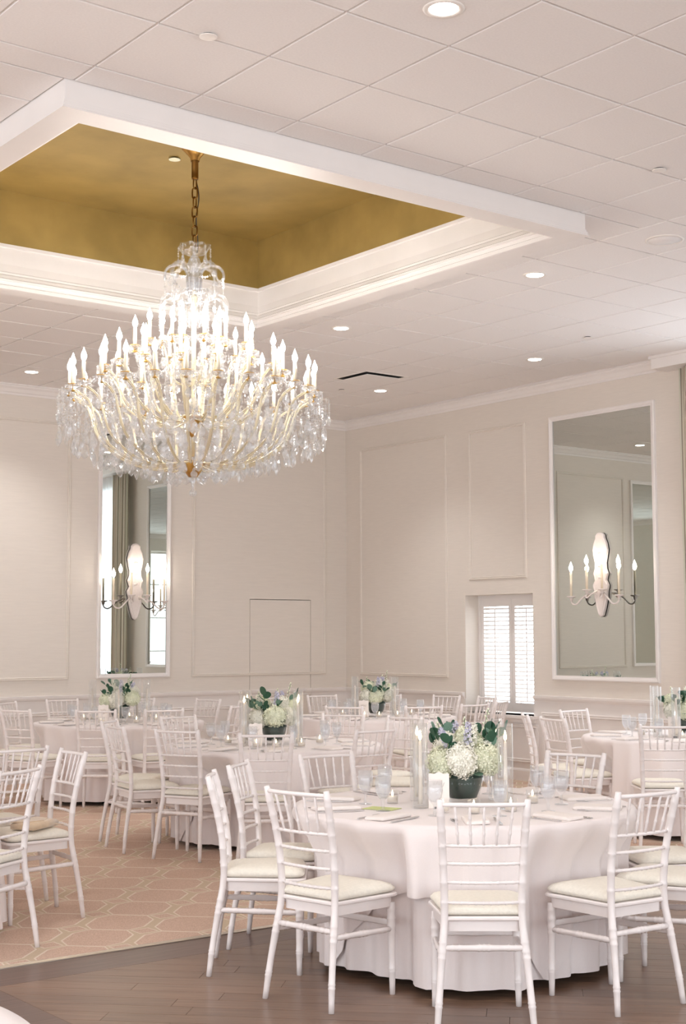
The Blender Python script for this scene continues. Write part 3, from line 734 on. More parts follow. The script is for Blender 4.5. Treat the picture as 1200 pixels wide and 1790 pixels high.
# ------------------------------------------------------------------ wall sconces (local: x along wall, y out of wall, z up from the plate foot)
SS, SB, _, _ = candle_meshes(.26, 'sbulb')
SCUP = MB().lathe([(.008, -.05), (.016, -.04), (.02, -.015), (.045, -.008), (.05, 0), (.046, .003)], 14).mesh('candle_cup', 'sconce')
def sconce(loc, rz, label):
    t = thing('wall_sconce', label, 'sconce', loc, rz)
    half = [(0.0, 0), (.03, .02), (.055, .09), (.085, .2), (.088, .27), (.1, .3), (.105, .33), (.075, .38), (.085, .42), (.098, .45), (.075, .5), (.07, .56), (.09, .64), (.1, .7), (.085, .77), (.06, .82), (.058, .85), (.03, .875), (0, .88)]
    out = half+[(-x, z) for x, z in reversed(half[1:-1])]
    b = MB(); n = len(out); cz = .44
    loops = [[(x, y, z) for x, z in out] for y in (.006, .034)]
    loops.append([(x*.82, .046, cz+(z-cz)*.96) for x, z in out]); loops.append([(x*.7, .04, cz+(z-cz)*.9) for x, z in out])
    b.rings(loops, False, cap0=True, cap1=True); b.obj('backplate', 'sconce', t)
    MB().lathe([(.03, .0), (.032, .02)], 12, (0, .02, .4)).obj('wall_mount', 'sconce', t)
    for k in range(3):
        MB().lathe([(.02, 0), (.028, .012), (.02, .024)], 8, (0, .036, .52+.06*k)).obj('carved_boss', 'sconce', t)
    for x, dz in ((-.33, .22), (.33, .22), (-.105, .285), (.105, .285)):
        lo = abs(x) > .2
        if lo: path = [(x*.1, .05, .24), (x*.3, .085, .245), (x*.52, .12, .2), (x*.75, .13, .135), (x*.93, .125, .14), (x, .12, dz-.05)]
        else: path = [(x*.3, .05, .27), (x*.6, .1, .24), (x*.85, .14, .2), (x*1.02, .14, .21), (x, .125, dz-.05)]
        m = len(path); P = [interp([(i, p) for i, p in enumerate(path)], (m-1)*k/14) for k in range(15)]
        a = MB().tube(P, .0085, 8).obj('arm', 'sconce', t)
        y = path[-1][1]
        link('candle_cup', SCUP, a, (x, y, dz)); link('candle_sleeve', SS, a, (x, y, dz)); o = link('bulb', SB, a, (x, y, dz+.26)); o.scale = (1.15, 1.15, 1.15)
    return t
sconce((XW-.012, 10.04, 1.775), PI/2, 'white carved four-candle sconce on the wide wall mirror')
sconce((8.05, YW-.012, 1.775), PI, 'white carved four-candle sconce on the narrow wall mirror')

# ------------------------------------------------------------------ chair
POST = [(0, (.195, -.255, 0)), (.15, (.183, -.237, .15)), (.3, (.17, -.212, .3)), (.44, (.158, -.19, .44)), (.6, (.16, -.196, .6)), (.75, (.167, -.222, .75)), (.92, (.178, -.266, .92))]
RZ = [.503, .583, .66, .734]
def chair_parts():
    P = {}
    for s, nme in ((1, 'a'), (-1, 'b')):
        rg = [.105, .118, .285, .31, .345]+RZ+[.893-.045, .893-.10]
        rf = bumps(lambda z: .0125+.0035*min(1, z/.28) if z < .9 else .0165, rg, .0028, .0045)
        zs = spread(0, .925, rg, 16); b = MB()
        b.tube([(s*interp(POST, z)[0], *interp(POST, z)[1:]) for z in zs], [rf(z)*(1 if z < .915 else .75) for z in zs], 10); P['back_leg'+nme] = ('leg', b.mesh('leg', 'chair'))
        rg = [.1, .112, .27, .295, .33, .37]; rf = bumps(lambda z: .0125+.0055*min(1, z/.3), rg, .0028, .0045); zs = spread(0, .4, rg, 8); b = MB()
        b.tube([(s*(.174+.006*(1-z/.4)), .168, z) for z in zs], [rf(z) for z in zs], 10); P['front_leg'+nme] = ('leg', b.mesh('leg', 'chair'))
    def px(z, s): q = interp(POST, z); return Vector((s*q[0], q[1], q[2]))
    for z in RZ+[.893]:
        a, c = px(z, -1), px(z, 1); top = z > .8
        rg = [.12+.76*k/ (8 if not top else 1) for k in range(9 if not top else 2)] if not top else []
        base = .0066 if not top else .0095
        rf = bumps(lambda t: base, rg, .0028, .012); ts = spread(0, 1, rg, 10, .014)
        b = MB(); b.tube([a.lerp(c, t)+Vector((0, -.022*4*t*(1-t)*(1.0), 0)) for t in ts], [rf(t) for t in ts], 7); P['rail%.3f' % z] = ('top_rail' if top else 'back_rail', b.mesh('top_rail' if top else 'back_rail', 'chair'))
    for k in range(5):
        t = (k+1)/6; a = px(.734, -1).lerp(px(.734, 1), .5+(t-.5)*.92)+Vector((0, -.022*4*t*(1-t), 0)); c = px(.893, -1).lerp(px(.893, 1), t)+Vector((0, -.022*4*t*(1-t), 0))
        rg = [.3, .68]; rf = bumps(lambda q: .0058, rg, .003, .03); ts = spread(0, 1, rg, 5, .035)
        b = MB(); b.tube([a.lerp(c, q) for q in ts], [rf(q) for q in ts], 6); P['spin%d' % k] = ('spindle', b.mesh('spindle', 'chair'))
    def stretch(a, c, flat):
        rg = [.12, .2, .44, .5, .56, .8, .88]; rf = bumps(lambda t: .0115+.002*math.sin(PI*t), rg, .003, .014); ts = spread(0, 1, rg, 8, .016); b = MB(); a, c = Vector(a), Vector(c)
        b.tube([a.lerp(c, t) for t in ts], [rf(t) for t in ts], 8, flat=Vector(flat)); return ('stretcher', b.mesh('stretcher', 'chair'))
    q = px(.325, 1); P['st0'] = stretch((-q.x, q.y, .325), (q.x, q.y, .325), (0, 1, 0)); P['st1'] = stretch((-.175, .168, .31), (.175, .168, .31), (0, -1, 0))
    q = px(.3, 1)
    for s in (1, -1): P['st2%d' % s] = stretch((s*q.x, q.y, .3), (s*.176, .168, .285), (-s, 0, 0))
    def outline(e, n=10):
        c = [(-.158-e*.4, -.192-e), (.158+e*.4, -.192-e), (.205+e, .195+e), (-.205-e, .195+e)]; R = [.02, .02, .055, .055]; pts = []
        for i in range(4):
            p = Vector(c[i]); a = Vector(c[i-1])-p; d = Vector(c[(i+1) % 4])-p; a.normalize(); d.normalize()
            for k in range(n):
                t = k/(n-1); r = R[i]; p0 = p+a*r; p2 = p+d*r; m = p0.lerp(p, t).lerp(p.lerp(p2, t), t); pts.append((m.x, m.y))
        return pts
    b = MB(); b.prism(outline(-.014), .385, .43); b.rings([[(x, y, z) for x, y in outline(e)] for e, z in ((-.02, .428), (.0, .428), (.006, .433), (.006, .44), (.0, .446), (-.03, .446))], False, cap0=True, cap1=True)
    P['seat'] = ('seat', b.mesh('seat', 'chair'))
    b = MB(); L = []
    for e, z in ((-.03, .447), (-.012, .45), (-.002, .458), (-.002, .466), (-.014, .48)): L.append([(x, y, z) for x, y in outline(e)])
    for q, z in ((.86, .49), (.65, .497), (.35, .5), (.1, .501)): L.append([(x*q, y*q, z) for x, y in outline(-.014)])
    b.rings(L, True, cap0=True, cap1=True); P['cushion'] = ('cushion', b.mesh('cushion', 'cushion'))
    return list(P.values())
CPARTS = chair_parts()
def chair(x, y, deg, label, group):
    """deg = direction the sitter faces"""
    t = thing('ballroom_chair', label, 'chair', (x, y, .005 if y > CY0 else 0), math.radians(deg-90), group)
    for n, me in CPARTS: link(n, me, t)
    return t

# ------------------------------------------------------------------ tables and cloths
TR, TH = .84, .745
CAMDIR = math.atan2(-fw.y, -fw.x)     # from a table towards the camera
def hemnoise(seed):
    r = random.Random(seed); c = [(n, r.random()*6.28, r.uniform(.5, 1)) for n in (3, 5, 11, 17, 23)]
    return lambda a: sum(w*math.sin(n*a+p)*(1.2 if n > 8 else .5) for n, p, w in c)/3
def push_limits(x, y, poses, n):
    """largest radius free of seats and legs for n directions round a table"""
    lim = []
    for k in range(n):
        a = 2*PI*k/n; r = 1.2; hit = 1.2
        while r > .5:
            px_, py_ = x+r*math.cos(a), y+r*math.sin(a)
            for cx, cy, h in poses:
                dx, dy = px_-cx, py_-cy; q = math.radians(h); f_ = dx*math.cos(q)+dy*math.sin(q); s_ = -dx*math.sin(q)+dy*math.cos(q)
                if abs(s_) < .235-.03*max(0, -f_/.2) and -.3 < f_ < .232: hit = r-.012
            r -= .012
        lim.append(hit)
    w = max(2, n//110); m = [min(lim[(k+j) % n] for j in range(-w, w+1)) for k in range(n)]
    return [sum(m[(k+j) % n] for j in range(-w, w+1))/(2*w+1) for k in range(n)]
def squeeze(rr, z, lim, w):
    t = 1 if z < .56 else max(0, (TH-.02-z)/(TH-.02-.56))
    lim -= .04*(1-w)/2
    return rr if rr < lim else rr+(lim-rr)*t
def table(x, y, seed, rot, label, clabel, olabel, zf, poses=()):
    t = thing('round_table', label, 'table', (x, y, zf)); R = TR-.012
    MB().lathe([(R, TH-.03), (R, TH-.006)], 48).obj('tabletop', 'tablewood', t)
    for k in range(4):
        a = PI/4+k*PI/2; MB().tube([(.5*math.cos(a), .5*math.sin(a), 0), (.42*math.cos(a), .42*math.sin(a), TH-.03)], .016, 8).obj('leg', 'rubber', t)
    # floor-length round cloth
    n = 240; lim = push_limits(x, y, poses, n); f = hemnoise(seed); r = random.Random(seed); nf = r.choice((19, 21, 23)); ph = r.random()*6; L = []
    for rr in (.02, .3, .6, .8): L.append([(rr*math.cos(2*PI*k/n), rr*math.sin(2*PI*k/n), TH-.004) for k in range(n)])
    for s in (0, .3, .6, 1, 2, 4, 6, 8, 10):
        ring = []
        for k in range(n):
            a = 2*PI*k/n; q = s/10; w = math.sin(nf*a+ph+1.3*f(a)); w = w*.75+.25*w*abs(w)
            rr = TR-.006+.012*min(1, s)+.045*q+q**.8*(.044*w+.02*f(a))
            z = TH-.004-(TH-.05)*q-(.006 if s else 0)
            rr = squeeze(rr, z, lim[k]-.012, w)
            ring.append((rr*math.cos(a), rr*math.sin(a), z))
        L.append(ring)
    b = MB(); b.rings(L, True, cap0=True); o = b.obj('floor_tablecloth', 'cloth', None, (x, y, zf)); tag(o, clabel, 'tablecloth')
    # square overlay
    if olabel:
        n = 288; lim = push_limits(x, y, poses, n); L = []; HS = 1.14; ph2 = r.random()*6
        def rho(a): a = (a-rot) % (PI/2); a = min(a, PI/2-a); return HS/math.cos(a)
        for rr in (.02, .3, .6, .8): L.append([(rr*math.cos(2*PI*k/n), rr*math.sin(2*PI*k/n), TH) for k in range(n)])
        for s in (0, .3, .7, 1.2, 2, 3.5, 5, 7, 9, 10):
            ring = []
            for k in range(n):
                a = 2*PI*k/n; q = s/10; D = min(rho(a)-TR, TH-.02); D = D-.03*max(0, (D-.55))/.2
                dq = D*q; w = math.sin(nf*a+ph+1.3*f(a)); w = w*.75+.25*w*abs(w)
                base = TR-.006+.012*min(1, s)+.045*(dq/(TH-.05))+(dq/(TH-.05))**.55*(.048*w+.02*f(a))
                corner = max(0, (D-.5)/.25)
                rr = base+.008+.016*q+.02*q*corner
                rr = squeeze(rr, TH-dq, lim[k], w); ring.append((rr*math.cos(a), rr*math.sin(a), TH-(.006 if s else 0)-dq))
            L.append(ring)
        b = MB(); b.rings(L, True, cap0=True); o = b.obj('table_overlay', 'cloth', None, (x, y, zf)); tag(o, olabel, 'tablecloth')
    return t
# ---- table ware
def goblet_meshes():
    w = MB(); n = 20
    prof = [(.034, 0), (.034, .003), (.008, .008), (.006, .03), (.008, .05), (.02, .062), (.033, .085), (.038, .115), (.036, .165), (.0345, .165), (.036, .115), (.031, .087), (.018, .066), (.002, .062)]
    w.lathe(prof, n); m1 = w.mesh('glass_body', 'goblet')
    m2 = MB().lathe([(.004, .067), (.018, .0675), (.0305, .088), (.035, .115), (.0352, .14), (.002, .14)], n).mesh('water', 'water')
    return m1, m2
GOB = goblet_meshes()
def napkin_mesh():
    b = MB(); L = []
    nx = 10
    out = []
    for k in range(40):
        a = 2*PI*k/40; c, s = math.cos(a), math.sin(a); e = .18
        out.append((.055*math.copysign(abs(c)**e, c), .115*math.copysign(abs(s)**e, s)))
    for sc_, z in ((1, 0), (1.02, .006), (1.0, .012), (.93, .016), (.6, .018), (.1, .018)): L.append([(x*sc_, y*sc_+.0, z+.002*math.sin(40*x)) for x, y in out])
    b.rings(L, True, cap0=True, cap1=True)
    return b.mesh('napkin', 'napkin')
NAP = napkin_mesh()
def flat_piece(outline, z0, z1, m, name): return MB().prism(outline, z0, z1).mesh(name, m)
def fork_mesh():
    b = MB(); b.prism([(-.004, -.1), (.004, -.1), (.003, .03), (.012, .045), (.012, .055), (-.012, .055), (-.012, .045), (-.003, .03)], .002, .005)
    for x in (-.0105, -.0035, .0035, .0105): b.prism([(x-.0014, .054), (x+.0014, .054), (x+.001, .098), (x-.001, .098)], .003, .005)
    return b.mesh('fork', 'silver')
FORK = fork_mesh()
KNIFE = flat_piece([(-.006, -.12), (.006, -.12), (.005, 0), (.009, .01), (.009, .07), (.002, .115), (-.005, .115), (-.005, 0)], .002, .006, 'silver', 'knife')
def votive_meshes():
    a = MB().lathe([(.026, 0), (.03, .004), (.033, .065), (.031, .065), (.028, .008), (.002, .006)], 16).mesh('glass_cup', 'glass')
    b = MB().lathe([(.0265, .009), (.029, .034), (.004, .035)], 14).mesh('wax', 'wax')
    c = MB().lathe([(.0008, 0), (.0045, .005), (.0055, .012), (.003, .022), (.0004, .03)], 8).mesh('flame', 'flame')
    return a, b, c
VOT = votive_meshes()
CYL = MB().lathe([(.034, 0), (.037, .003), (.037, .41), (.0352, .41), (.0352, .012), (.002, .012)], 28).mesh('glass_cylinder', 'vase')
def taper_meshes():
    a = MB().lathe([(.011, 0), (.0105, .02), (.0085, .28), (.007, .3), (.003, .304)], 12).mesh('wax_stick', 'wax')
    w = MB().lathe([(.0012, 0), (.0012, .012)], 5).mesh('wick', 'rubber')
    f = MB().lathe([(.0012, 0), (.007, .008), (.0085, .018), (.005, .036), (.0007, .05)], 10).mesh('flame', 'flame')
    h = MB().lathe([(.02, 0), (.02, .006), (.012, .012), (.0125, .03), (.0115, .03)], 12).mesh('candle_holder', 'glass')
    return a, w, f, h
TAP = taper_meshes()
def card_mesh():
    o = []
    w, h = .045, .13
    for k in range(33):
        t = -1+2*k/32; o.append((t*w, h*(.95+.05*math.cos(t*PI*2)*.5-.06*abs(t)**6)))
    o = [(w, 0)]+list(reversed(o))+[(-w, 0)]
    return MB().prism([(a, b) for a, b in o], -.0015, .0015, 'y').mesh('card', 'card')
CARD = card_mesh()
def squiggle(w, z, amp, n, seed):
    r = random.Random(seed); pts = [(-w+2*w*i/(n*6), -.0024, z+amp*math.sin(i*1.15)+amp*.4*math.sin(i*.37+seed)) for i in range(n*6+1)]
    b = MB(); b.tube(pts, .0007, 4); return b
# ---- flowers
def floret(b, p, nrm, r, rnd):
    t = nrm.orthogonal().normalized(); q = nrm.cross(t); a0 = rnd.random()*6.28
    vs = [p+nrm*.001]; fs = []
    for k in range(4):
        a = a0+k*PI/2
        for da, rr, h in ((-.55, .7, .0015), (0, 1.0, .004), (.55, .7, .0015)):
            vs.append(p+(t*math.cos(a+da)+q*math.sin(a+da))*r*rr+nrm*h*rr)
        i = 1+k*3; fs += [(0, i, i+1), (0, i+1, i+2)]
    b.add(vs, fs)
def hydrangea(m, seed, R=.068):
    rnd = random.Random(seed); b = MB(); n = 190
    for i in range(n):
        z = 1-2*(i+.5)/n; a = i*2.39996; s = math.sqrt(1-z*z); d = Vector((s*math.cos(a), s*math.sin(a), z)); rr = R*rnd.uniform(.84, 1.06)
        floret(b, Vector((d.x*rr, d.y*rr, d.z*rr*.85)), (d+Vector((rnd.uniform(-.4, .4), rnd.uniform(-.4, .4), rnd.uniform(-.4, .4)))).normalized(), rnd.uniform(.012, .017), rnd)
    b.lathe([(R*.2, -R*.76), (R*.7, -R*.5), (R*.9, 0), (R*.7, R*.5), (R*.2, R*.74)], 12)
    return b.mesh('hydrangea_head', m)
HYD = [hydrangea('hyd', 1), hydrangea('hydg', 2), hydrangea('hyd', 3), hydrangea('hydg', 4)]
def leaf_mesh(m, asp=.9):
    b = MB(); n = 12; vs = [(0, 0, 0)]
    for k in range(n):
        a = 2*PI*k/n; vs.append((math.sin(a)*asp*.5, .5-.5*math.cos(a), .07*abs(math.sin(a))))
    vs.append((0, .5, -.02)); fs = [(1+k, 1+(k+1) % n, n+1) for k in range(n)]
    b.add(vs, fs, True); me = b.mesh('leaf', m); return me
LEAFS = [leaf_mesh('leaf'), leaf_mesh('leafgrey', .95), leaf_mesh('leaf', .5)]
def blossom_spray(seed, m):
    rnd = random.Random(seed); b = MB()
    for i in range(26):
        t = i/25; a = i*2.4; r = .022*(1-t*.6)
        d = Vector((math.cos(a), math.sin(a), .3)).normalized(); floret(b, Vector((r*math.cos(a), r*math.sin(a), .04+.1*t)), d, .011, rnd)
        floret(b, Vector((r*.6*math.cos(a+1), r*.6*math.sin(a+1), .045+.1*t)), (d+Vector((0, 0, 1))).normalized(), .009, rnd)
    return b.mesh('blossoms', m)
SPR = [blossom_spray(1, 'lav'), blossom_spray(2, 'hyd'), blossom_spray(3, 'lav')]
BOWLG = MB().lathe([(.035, 0), (.06, .004), (.075, .03), (.095, .09), (.105, .135), (.102, .135), (.092, .09), (.071, .034), (.05, .022), (.002, .02)], 28).mesh('glass_bowl', 'glass')
def fill_mesh():
    b = MB(); n = 28
    b.rings([[(r*(1+.02*math.sin(7*k))*math.cos(2*PI*k/n), r*(1+.02*math.sin(7*k))*math.sin(2*PI*k/n), z+.004*math.sin(3*k)) for k in range(n)] for r, z in ((.03, .03), (.066, .036), (.088, .09), (.1, .14), (.085, .165), (.04, .175))], True, cap0=True, cap1=True)
    return b.mesh('packed_foliage', 'dkfol')
FILL = fill_mesh()
def centerpiece(loc, rz, seed, label, s=1.0):
    rnd = random.Random(seed)
    t = thing('flower_centerpiece', label, 'flowers', loc, rz, None); t.scale = (s, s, s)
    link('glass_bowl', BOWLG, t); link('packed_foliage', FILL, t)
    spots = [(-.11, -.06, .205, 1.15), (.0, -.095, .215, 1.3), (.115, -.045, .225, 1.2), (-.06, .1, .235, 1.2), (.09, .1, .24, 1.2), (-.09, .03, .285, 1.05), (.035, .01, .30, 1.15), (.12, .04, .285, .95)]
    for i, (x, y, z, sc_) in enumerate(spots):
        o = link('hydrangea_head', HYD[(i*3+seed) % 4], t, (x+rnd.uniform(-.015, .015), y+rnd.uniform(-.015, .015), z+rnd.uniform(-.01, .01))); o.scale = (sc_,)*3; o.rotation_euler = (rnd.random(), rnd.random(), rnd.random()*6)
    for i in range(9):
        a = rnd.uniform(0, 6.28) if i > 2 else (2.6, .4, 1.5)[i]+seed*.3; ln = rnd.uniform(.16, .24); el = rnd.uniform(.5, 1.15)
        d = Vector((math.cos(a)*math.cos(el), math.sin(a)*math.cos(el), math.sin(el)))
        p0 = Vector((.05*math.cos(a), .05*math.sin(a), .18)); p2 = p0+d*ln; p1 = (p0+p2)/2+Vector((0, 0, .03))
        P = [p0.lerp(p1, q).lerp(p1.lerp(p2, q), q) for q in (0, .25, .5, .75, 1)]
        st = MB().tube(P, .0022, 5).obj('eucalyptus_stem', 'stem', t)
        for k in range(5):
            q = .35+.65*k/4; p = p0.lerp(p1, q).lerp(p1.lerp(p2, q), q); sz = rnd.uniform(.042, .074)
            o = link('leaf', LEAFS[rnd.choice((0, 0, 1, 1, 2))], st, p); o.scale = (sz,)*3; o.rotation_euler = (rnd.uniform(.6, 1.6), rnd.uniform(-.6, .6), a-PI/2+(1.1 if k % 2 else -1.1)*(k < 4))
    for i in range(6):
        a = rnd.random()*6.28; o = link('leaf', LEAFS[i % 3], t, (.085*math.cos(a), .085*math.sin(a), .165)); sz = rnd.uniform(.06, .09); o.scale = (sz,)*3; o.rotation_euler = (rnd.uniform(-.5, .4), 0, a-PI/2)
    for i in range(5):
        a = rnd.random()*6.28 if i else -1.2; tilt = rnd.uniform(.15, .75) if i else .12
        sp_ = link('flower_spray', SPR[i % 3], t, (.05*math.cos(a), .05*math.sin(a), .24)); sp_.rotation_euler = (0, tilt, a); sp_.scale = (1.15,)*3
        MB().tube([(0, 0, -.06), (0, 0, .12)], .002, 5).obj('stem', 'stem', sp_)
    for i, (a, h) in enumerate(((-.45, .27), (2.4, .2), (1.0, .22))):
        a += .2*(seed % 3); p0 = Vector((.07*math.cos(a), .07*math.sin(a), .2)); p1 = p0+Vector((.06*math.cos(a), .06*math.sin(a), h))
        sg = MB().tube([p0, p0.lerp(p1, .5)+Vector((0, 0, .01)), p1], .0016, 5).obj('bud_sprig', 'stem', t); bb = MB()
        for k in range(16):
            q = .35+.65*k/15; c_ = p0.lerp(p1, q); aa = k*2.4; rr = .016*(1.15-q)+.003
            bb.lathe([(.001, -.005), (.0055, -.001), (.0045, .004), (.001, .007)], 6, (c_.x+rr*math.cos(aa), c_.y+rr*math.sin(aa), c_.z))
        bb.obj('buds', 'hydg', sg)
    return t
def dress(x, y, zf, key, place, angs, lit, rot, seed, flowers, cards=True, cylang=None, drink=None):
    """lay one table; place names it in labels"""
    z = zf+TH+.001; rnd = random.Random(seed)
    for i, a in enumerate(angs):
        c, s = math.cos(a), math.sin(a); px_, py_ = -s, c
        r = .665
        tag(link('napkin', NAP, None, (x+r*c, y+r*s, z+.001), a+PI/2+rnd.uniform(-.06, .06)), 'folded white napkin laid flat on '+place, 'napkin', 'napkins on '+place)
        tag(link('fork', FORK, None, (x+.68*c+.095*px_*-1, y+.68*s+.095*py_*-1, z), a+PI/2+rnd.uniform(-.05, .05)), 'silver fork beside a napkin on '+place, 'fork', 'forks on '+place)
        tag(link('knife', KNIFE, None, (x+.67*c+.1*px_, y+.67*s+.1*py_, z), a+PI/2+rnd.uniform(-.05, .05)), 'silver knife beside a napkin on '+place, 'knife', 'knives on '+place)
        g = thing('water_goblet', 'stemmed goblet of ice water on '+place, 'goblet', (x+.47*c+.13*px_, y+.47*s+.13*py_, z), rnd.random()*6, 'water goblets on '+place)
        link('glass_body', GOB[0], g); link('water', GOB[1], g)
    for k in range(6):
        a = CAMDIR+(.05, .6, -.35, 1.7, -1.7, 3.0)[k]+.1*rot; rr = .36+rnd.uniform(-.01, .02)
        v = thing('votive_candle', 'lit votive candle in clear cup on '+place, 'candle', (x+rr*math.cos(a), y+rr*math.sin(a), z), 0, 'votive candles on '+place)
        link('glass_cup', VOT[0], v); link('wax', VOT[1], v); link('flame', VOT[2], v, (0, 0, .036))
    for k, a in enumerate(cylang or [CAMDIR+q for q in (-.95, .78, -2.2, 2.4)]):
        rr = .272; p = (x+rr*math.cos(a), y+rr*math.sin(a), z)
        tag(link('hurricane_cylinder', CYL, None, p), 'tall clear glass cylinder round a taper candle on '+place, 'vase', 'glass cylinders on '+place)
        c = thing('taper_candle', ('lit' if lit else 'unlit')+' ivory taper candle inside glass cylinder on '+place, 'candle', (p[0], p[1], z+.0135), 0, 'taper candles on '+place)
        link('wax_stick', TAP[0], c, (0, 0, .006)); link('wick', TAP[1], c, (0, 0, .308)); link('candle_holder', TAP[3], c)
        if lit: link('flame', TAP[2], c, (0, 0, .314))
    fz = z
    centerpiece((x, y, fz), CAMDIR+PI/2+seed*.0, seed, flowers, 1.0)
    if cards:
        a = CAMDIR-.66; t = thing('table_card', 'white scalloped table number card on '+place, 'card', (x+.215*math.cos(a), y+.215*math.sin(a), z), CAMDIR+PI/2); t.scale = (1.12, 1, 1.38)
        link('card', CARD, t)
        squiggle(.024, .085, .007, 3, seed).obj('script', 'ink', t); squiggle(.014, .062, .004, 2, seed+1).obj('script', 'ink', t)
        MB().box(-.02, .02, -.012, .012, 0, .006).obj('stand', 'rubber', t)

deg = math.degrees
LAND = [('the walnut floor', (5.5, 3.5)), ('the clutch chair', (3.57, 7.57)), ('the narrow mirror', (8.05, 14.4)), ('the flush door', (10.1, 14.4)), ('the room corner', (11.1, 14.4)),
        ('the shuttered window', (11.1, 11.6)), ('the wide mirror', (11.1, 10.03)), ('the striped drape', (11.1, 8.6)), ('the chandelier', (5.0, 8.2)), ('the tall far mirror', (4.9, 14.4)), ('the sheer curtain', (11.1, 7.2)), ('the carpet gap', (4.4, 8.9)), ('the corner table', (9.4, 11.65)), ('the wide-mirror table', (9.5, 7.68)), ('the narrow-mirror table', (6.87, 12.56))]
def ring_angles(off, n=10): return [CAMDIR+math.radians(off+36*k) for k in range(n)]
def poses_of(x, y, spots):
    """spots: offsets in degrees from the camera side, (offset, radius), or (x, y, heading)"""
    ps = []
    for o in spots:
        if isinstance(o, tuple) and len(o) == 3: ps.append(o); continue
        o, rr = o if isinstance(o, tuple) else (o, 1.0)
        a = CAMDIR+math.radians(o); ps.append((x+rr*math.cos(a), y+rr*math.sin(a), deg(a)+180+random.uniform(-4, 4)))
    return ps
def seats(x, y, ps, place, group):
    ang = [math.atan2(p[1]-y, p[0]-x) for p in ps]
    df = lambda a, b: abs((a-b+PI) % (2*PI)-PI)
    cand = sorted((df(ang[i], math.atan2(l[1][1]-y, l[1][0]-x)), i, l[0]) for i in range(len(ps)) for l in LAND if math.hypot(l[1][0]-x, l[1][1]-y) > 1.2 and l[0] != place)
    got = {}
    for d_, i, l in cand:
        if d_ < .55 and i not in got and l not in got.values(): got[i] = l
    order = sorted(range(len(ps)), key=lambda i: ang[i]); m = len(order)
    for i, p in enumerate(ps):
        if i in got: lab = 'white spindle-back chair at %s, on its side toward %s' % (place, got[i])
        else:
            k = order.index(i); a = b = None
            for q in range(1, m):
                a = a or got.get(order[(k-q) % m]); b = b or got.get(order[(k+q) % m])
            lab = 'white spindle-back chair at %s, between %s and %s sides' % (place, a.replace('the ', ''), b.replace('the ', ''))
        chair(*p, lab, group)
Z2 = .004
# T1 on the walnut floor
x, y = 4.84, 5.31
P1 = 'the walnut-floor table'
C1 = [(4.15, 4.46, 52, 'white spindle-back chair at the walnut-floor table, its back square to the table card'),
      (3.90, 5.118, 11, 'white spindle-back chair wholly on walnut planks, next to the pair by the carpet edge'),
      (4.81, 4.345, 86, 'white spindle-back chair at the walnut-floor table, seat angled beside the overlay corner point'),
      (3.955, 5.76, -37, 'white spindle-back chair on walnut floor, first of the pair by the carpet edge'),
      (4.335, 6.12, -49, 'white spindle-back chair on walnut floor, second of the pair by the carpet edge'),
      (5.30, 4.42, 113, 'white spindle-back chair at the walnut-floor table, cushion close behind the angled seat'),
      (5.77, 4.83, 150, 'white spindle-back chair at the walnut-floor table, on the side toward the striped drape')]
for o_, r_, l_ in ((-144, .92, 'white spindle-back chair across the walnut-floor table, on the side toward the chandelier table'), (144, .97, 'white spindle-back chair across the walnut-floor table, on the side toward the wide mirror'), (180, .97, 'white spindle-back chair across the walnut-floor table, hidden behind its flowers')):
    a = CAMDIR+math.radians(o_); C1.append((x+r_*math.cos(a), y+r_*math.sin(a), deg(a)+180, l_))
table(x, y, 11, CAMDIR+math.radians(27)-PI/4, 'round banquet table on the walnut plank floor', 'floor-length white cloth on the round table on the walnut floor', 'white square overlay with pointed corners on the walnut-floor table', 0, [c[:3] for c in C1])
dress(x, y, 0, 't1', P1, ring_angles(0), True, 0, 5, 'hydrangea and eucalyptus centrepiece in glass bowl on the walnut-floor table')
G1 = 'chairs around the table on the walnut floor'
for c in C1: chair(*c, G1)
tag(MB().box(-.055, .055, -.08, .08, 0, .002).obj('menu_card', 'pad', None, (4.84+.45*math.cos(CAMDIR-1.15), 5.31+.45*math.sin(CAMDIR-1.15), TH+.002), .4), 'pale green card lying flat on the walnut-floor table', 'card')
# T2 on the carpet below the chandelier
x, y = 6.34, 9.12
P2 = 'the chandelier table'
ps = poses_of(x, y, [(5.67, 8.25, 55), (5.50, 8.90, 26), (5.42, 9.46, -9), (5.62, 9.93, -48), (6.2, 10.02, -84), (-178, .95), (7.2, 9.45, -140), (7.3, 8.95, 190), (7.0, 8.45, 138), (6.37, 8.16, 90)])
table(x, y, 23, CAMDIR-.5, 'round banquet table on carpet next to the hanging crystal chandelier', 'floor-length white cloth on the table by the chandelier', 'white square overlay on the table by the chandelier', Z2, ps)
dress(x, y, Z2, 't2', P2, ring_angles(4), True, .4, 8, 'hydrangea centrepiece with long eucalyptus sprigs on the table by the chandelier')
seats(x, y, ps, P2, 'chairs around the table by the chandelier')
# T3 below the narrow mirror
x, y = 6.87, 12.56
P3 = 'the narrow-mirror table'
ps = poses_of(x, y, [(5.83, 12.28, 22), (6.26, 11.8, 52), (6.71, 11.57, 76), 72, 108, 142, 180, -142, -108, -72])
table(x, y, 31, CAMDIR-.2, 'round banquet table in front of the narrow wall mirror', 'floor-length white cloth on the table before the narrow mirror', None, Z2, ps)
dress(x, y, Z2, 't3', P3, ring_angles(0), False, .2, 3, 'hydrangea centrepiece with lavender blossoms on the table before the narrow mirror', cylang=[CAMDIR+q for q in (.12, 1.5, -1.6, 2.6)])
seats(x, y, ps, P3, 'chairs around the table before the narrow mirror')
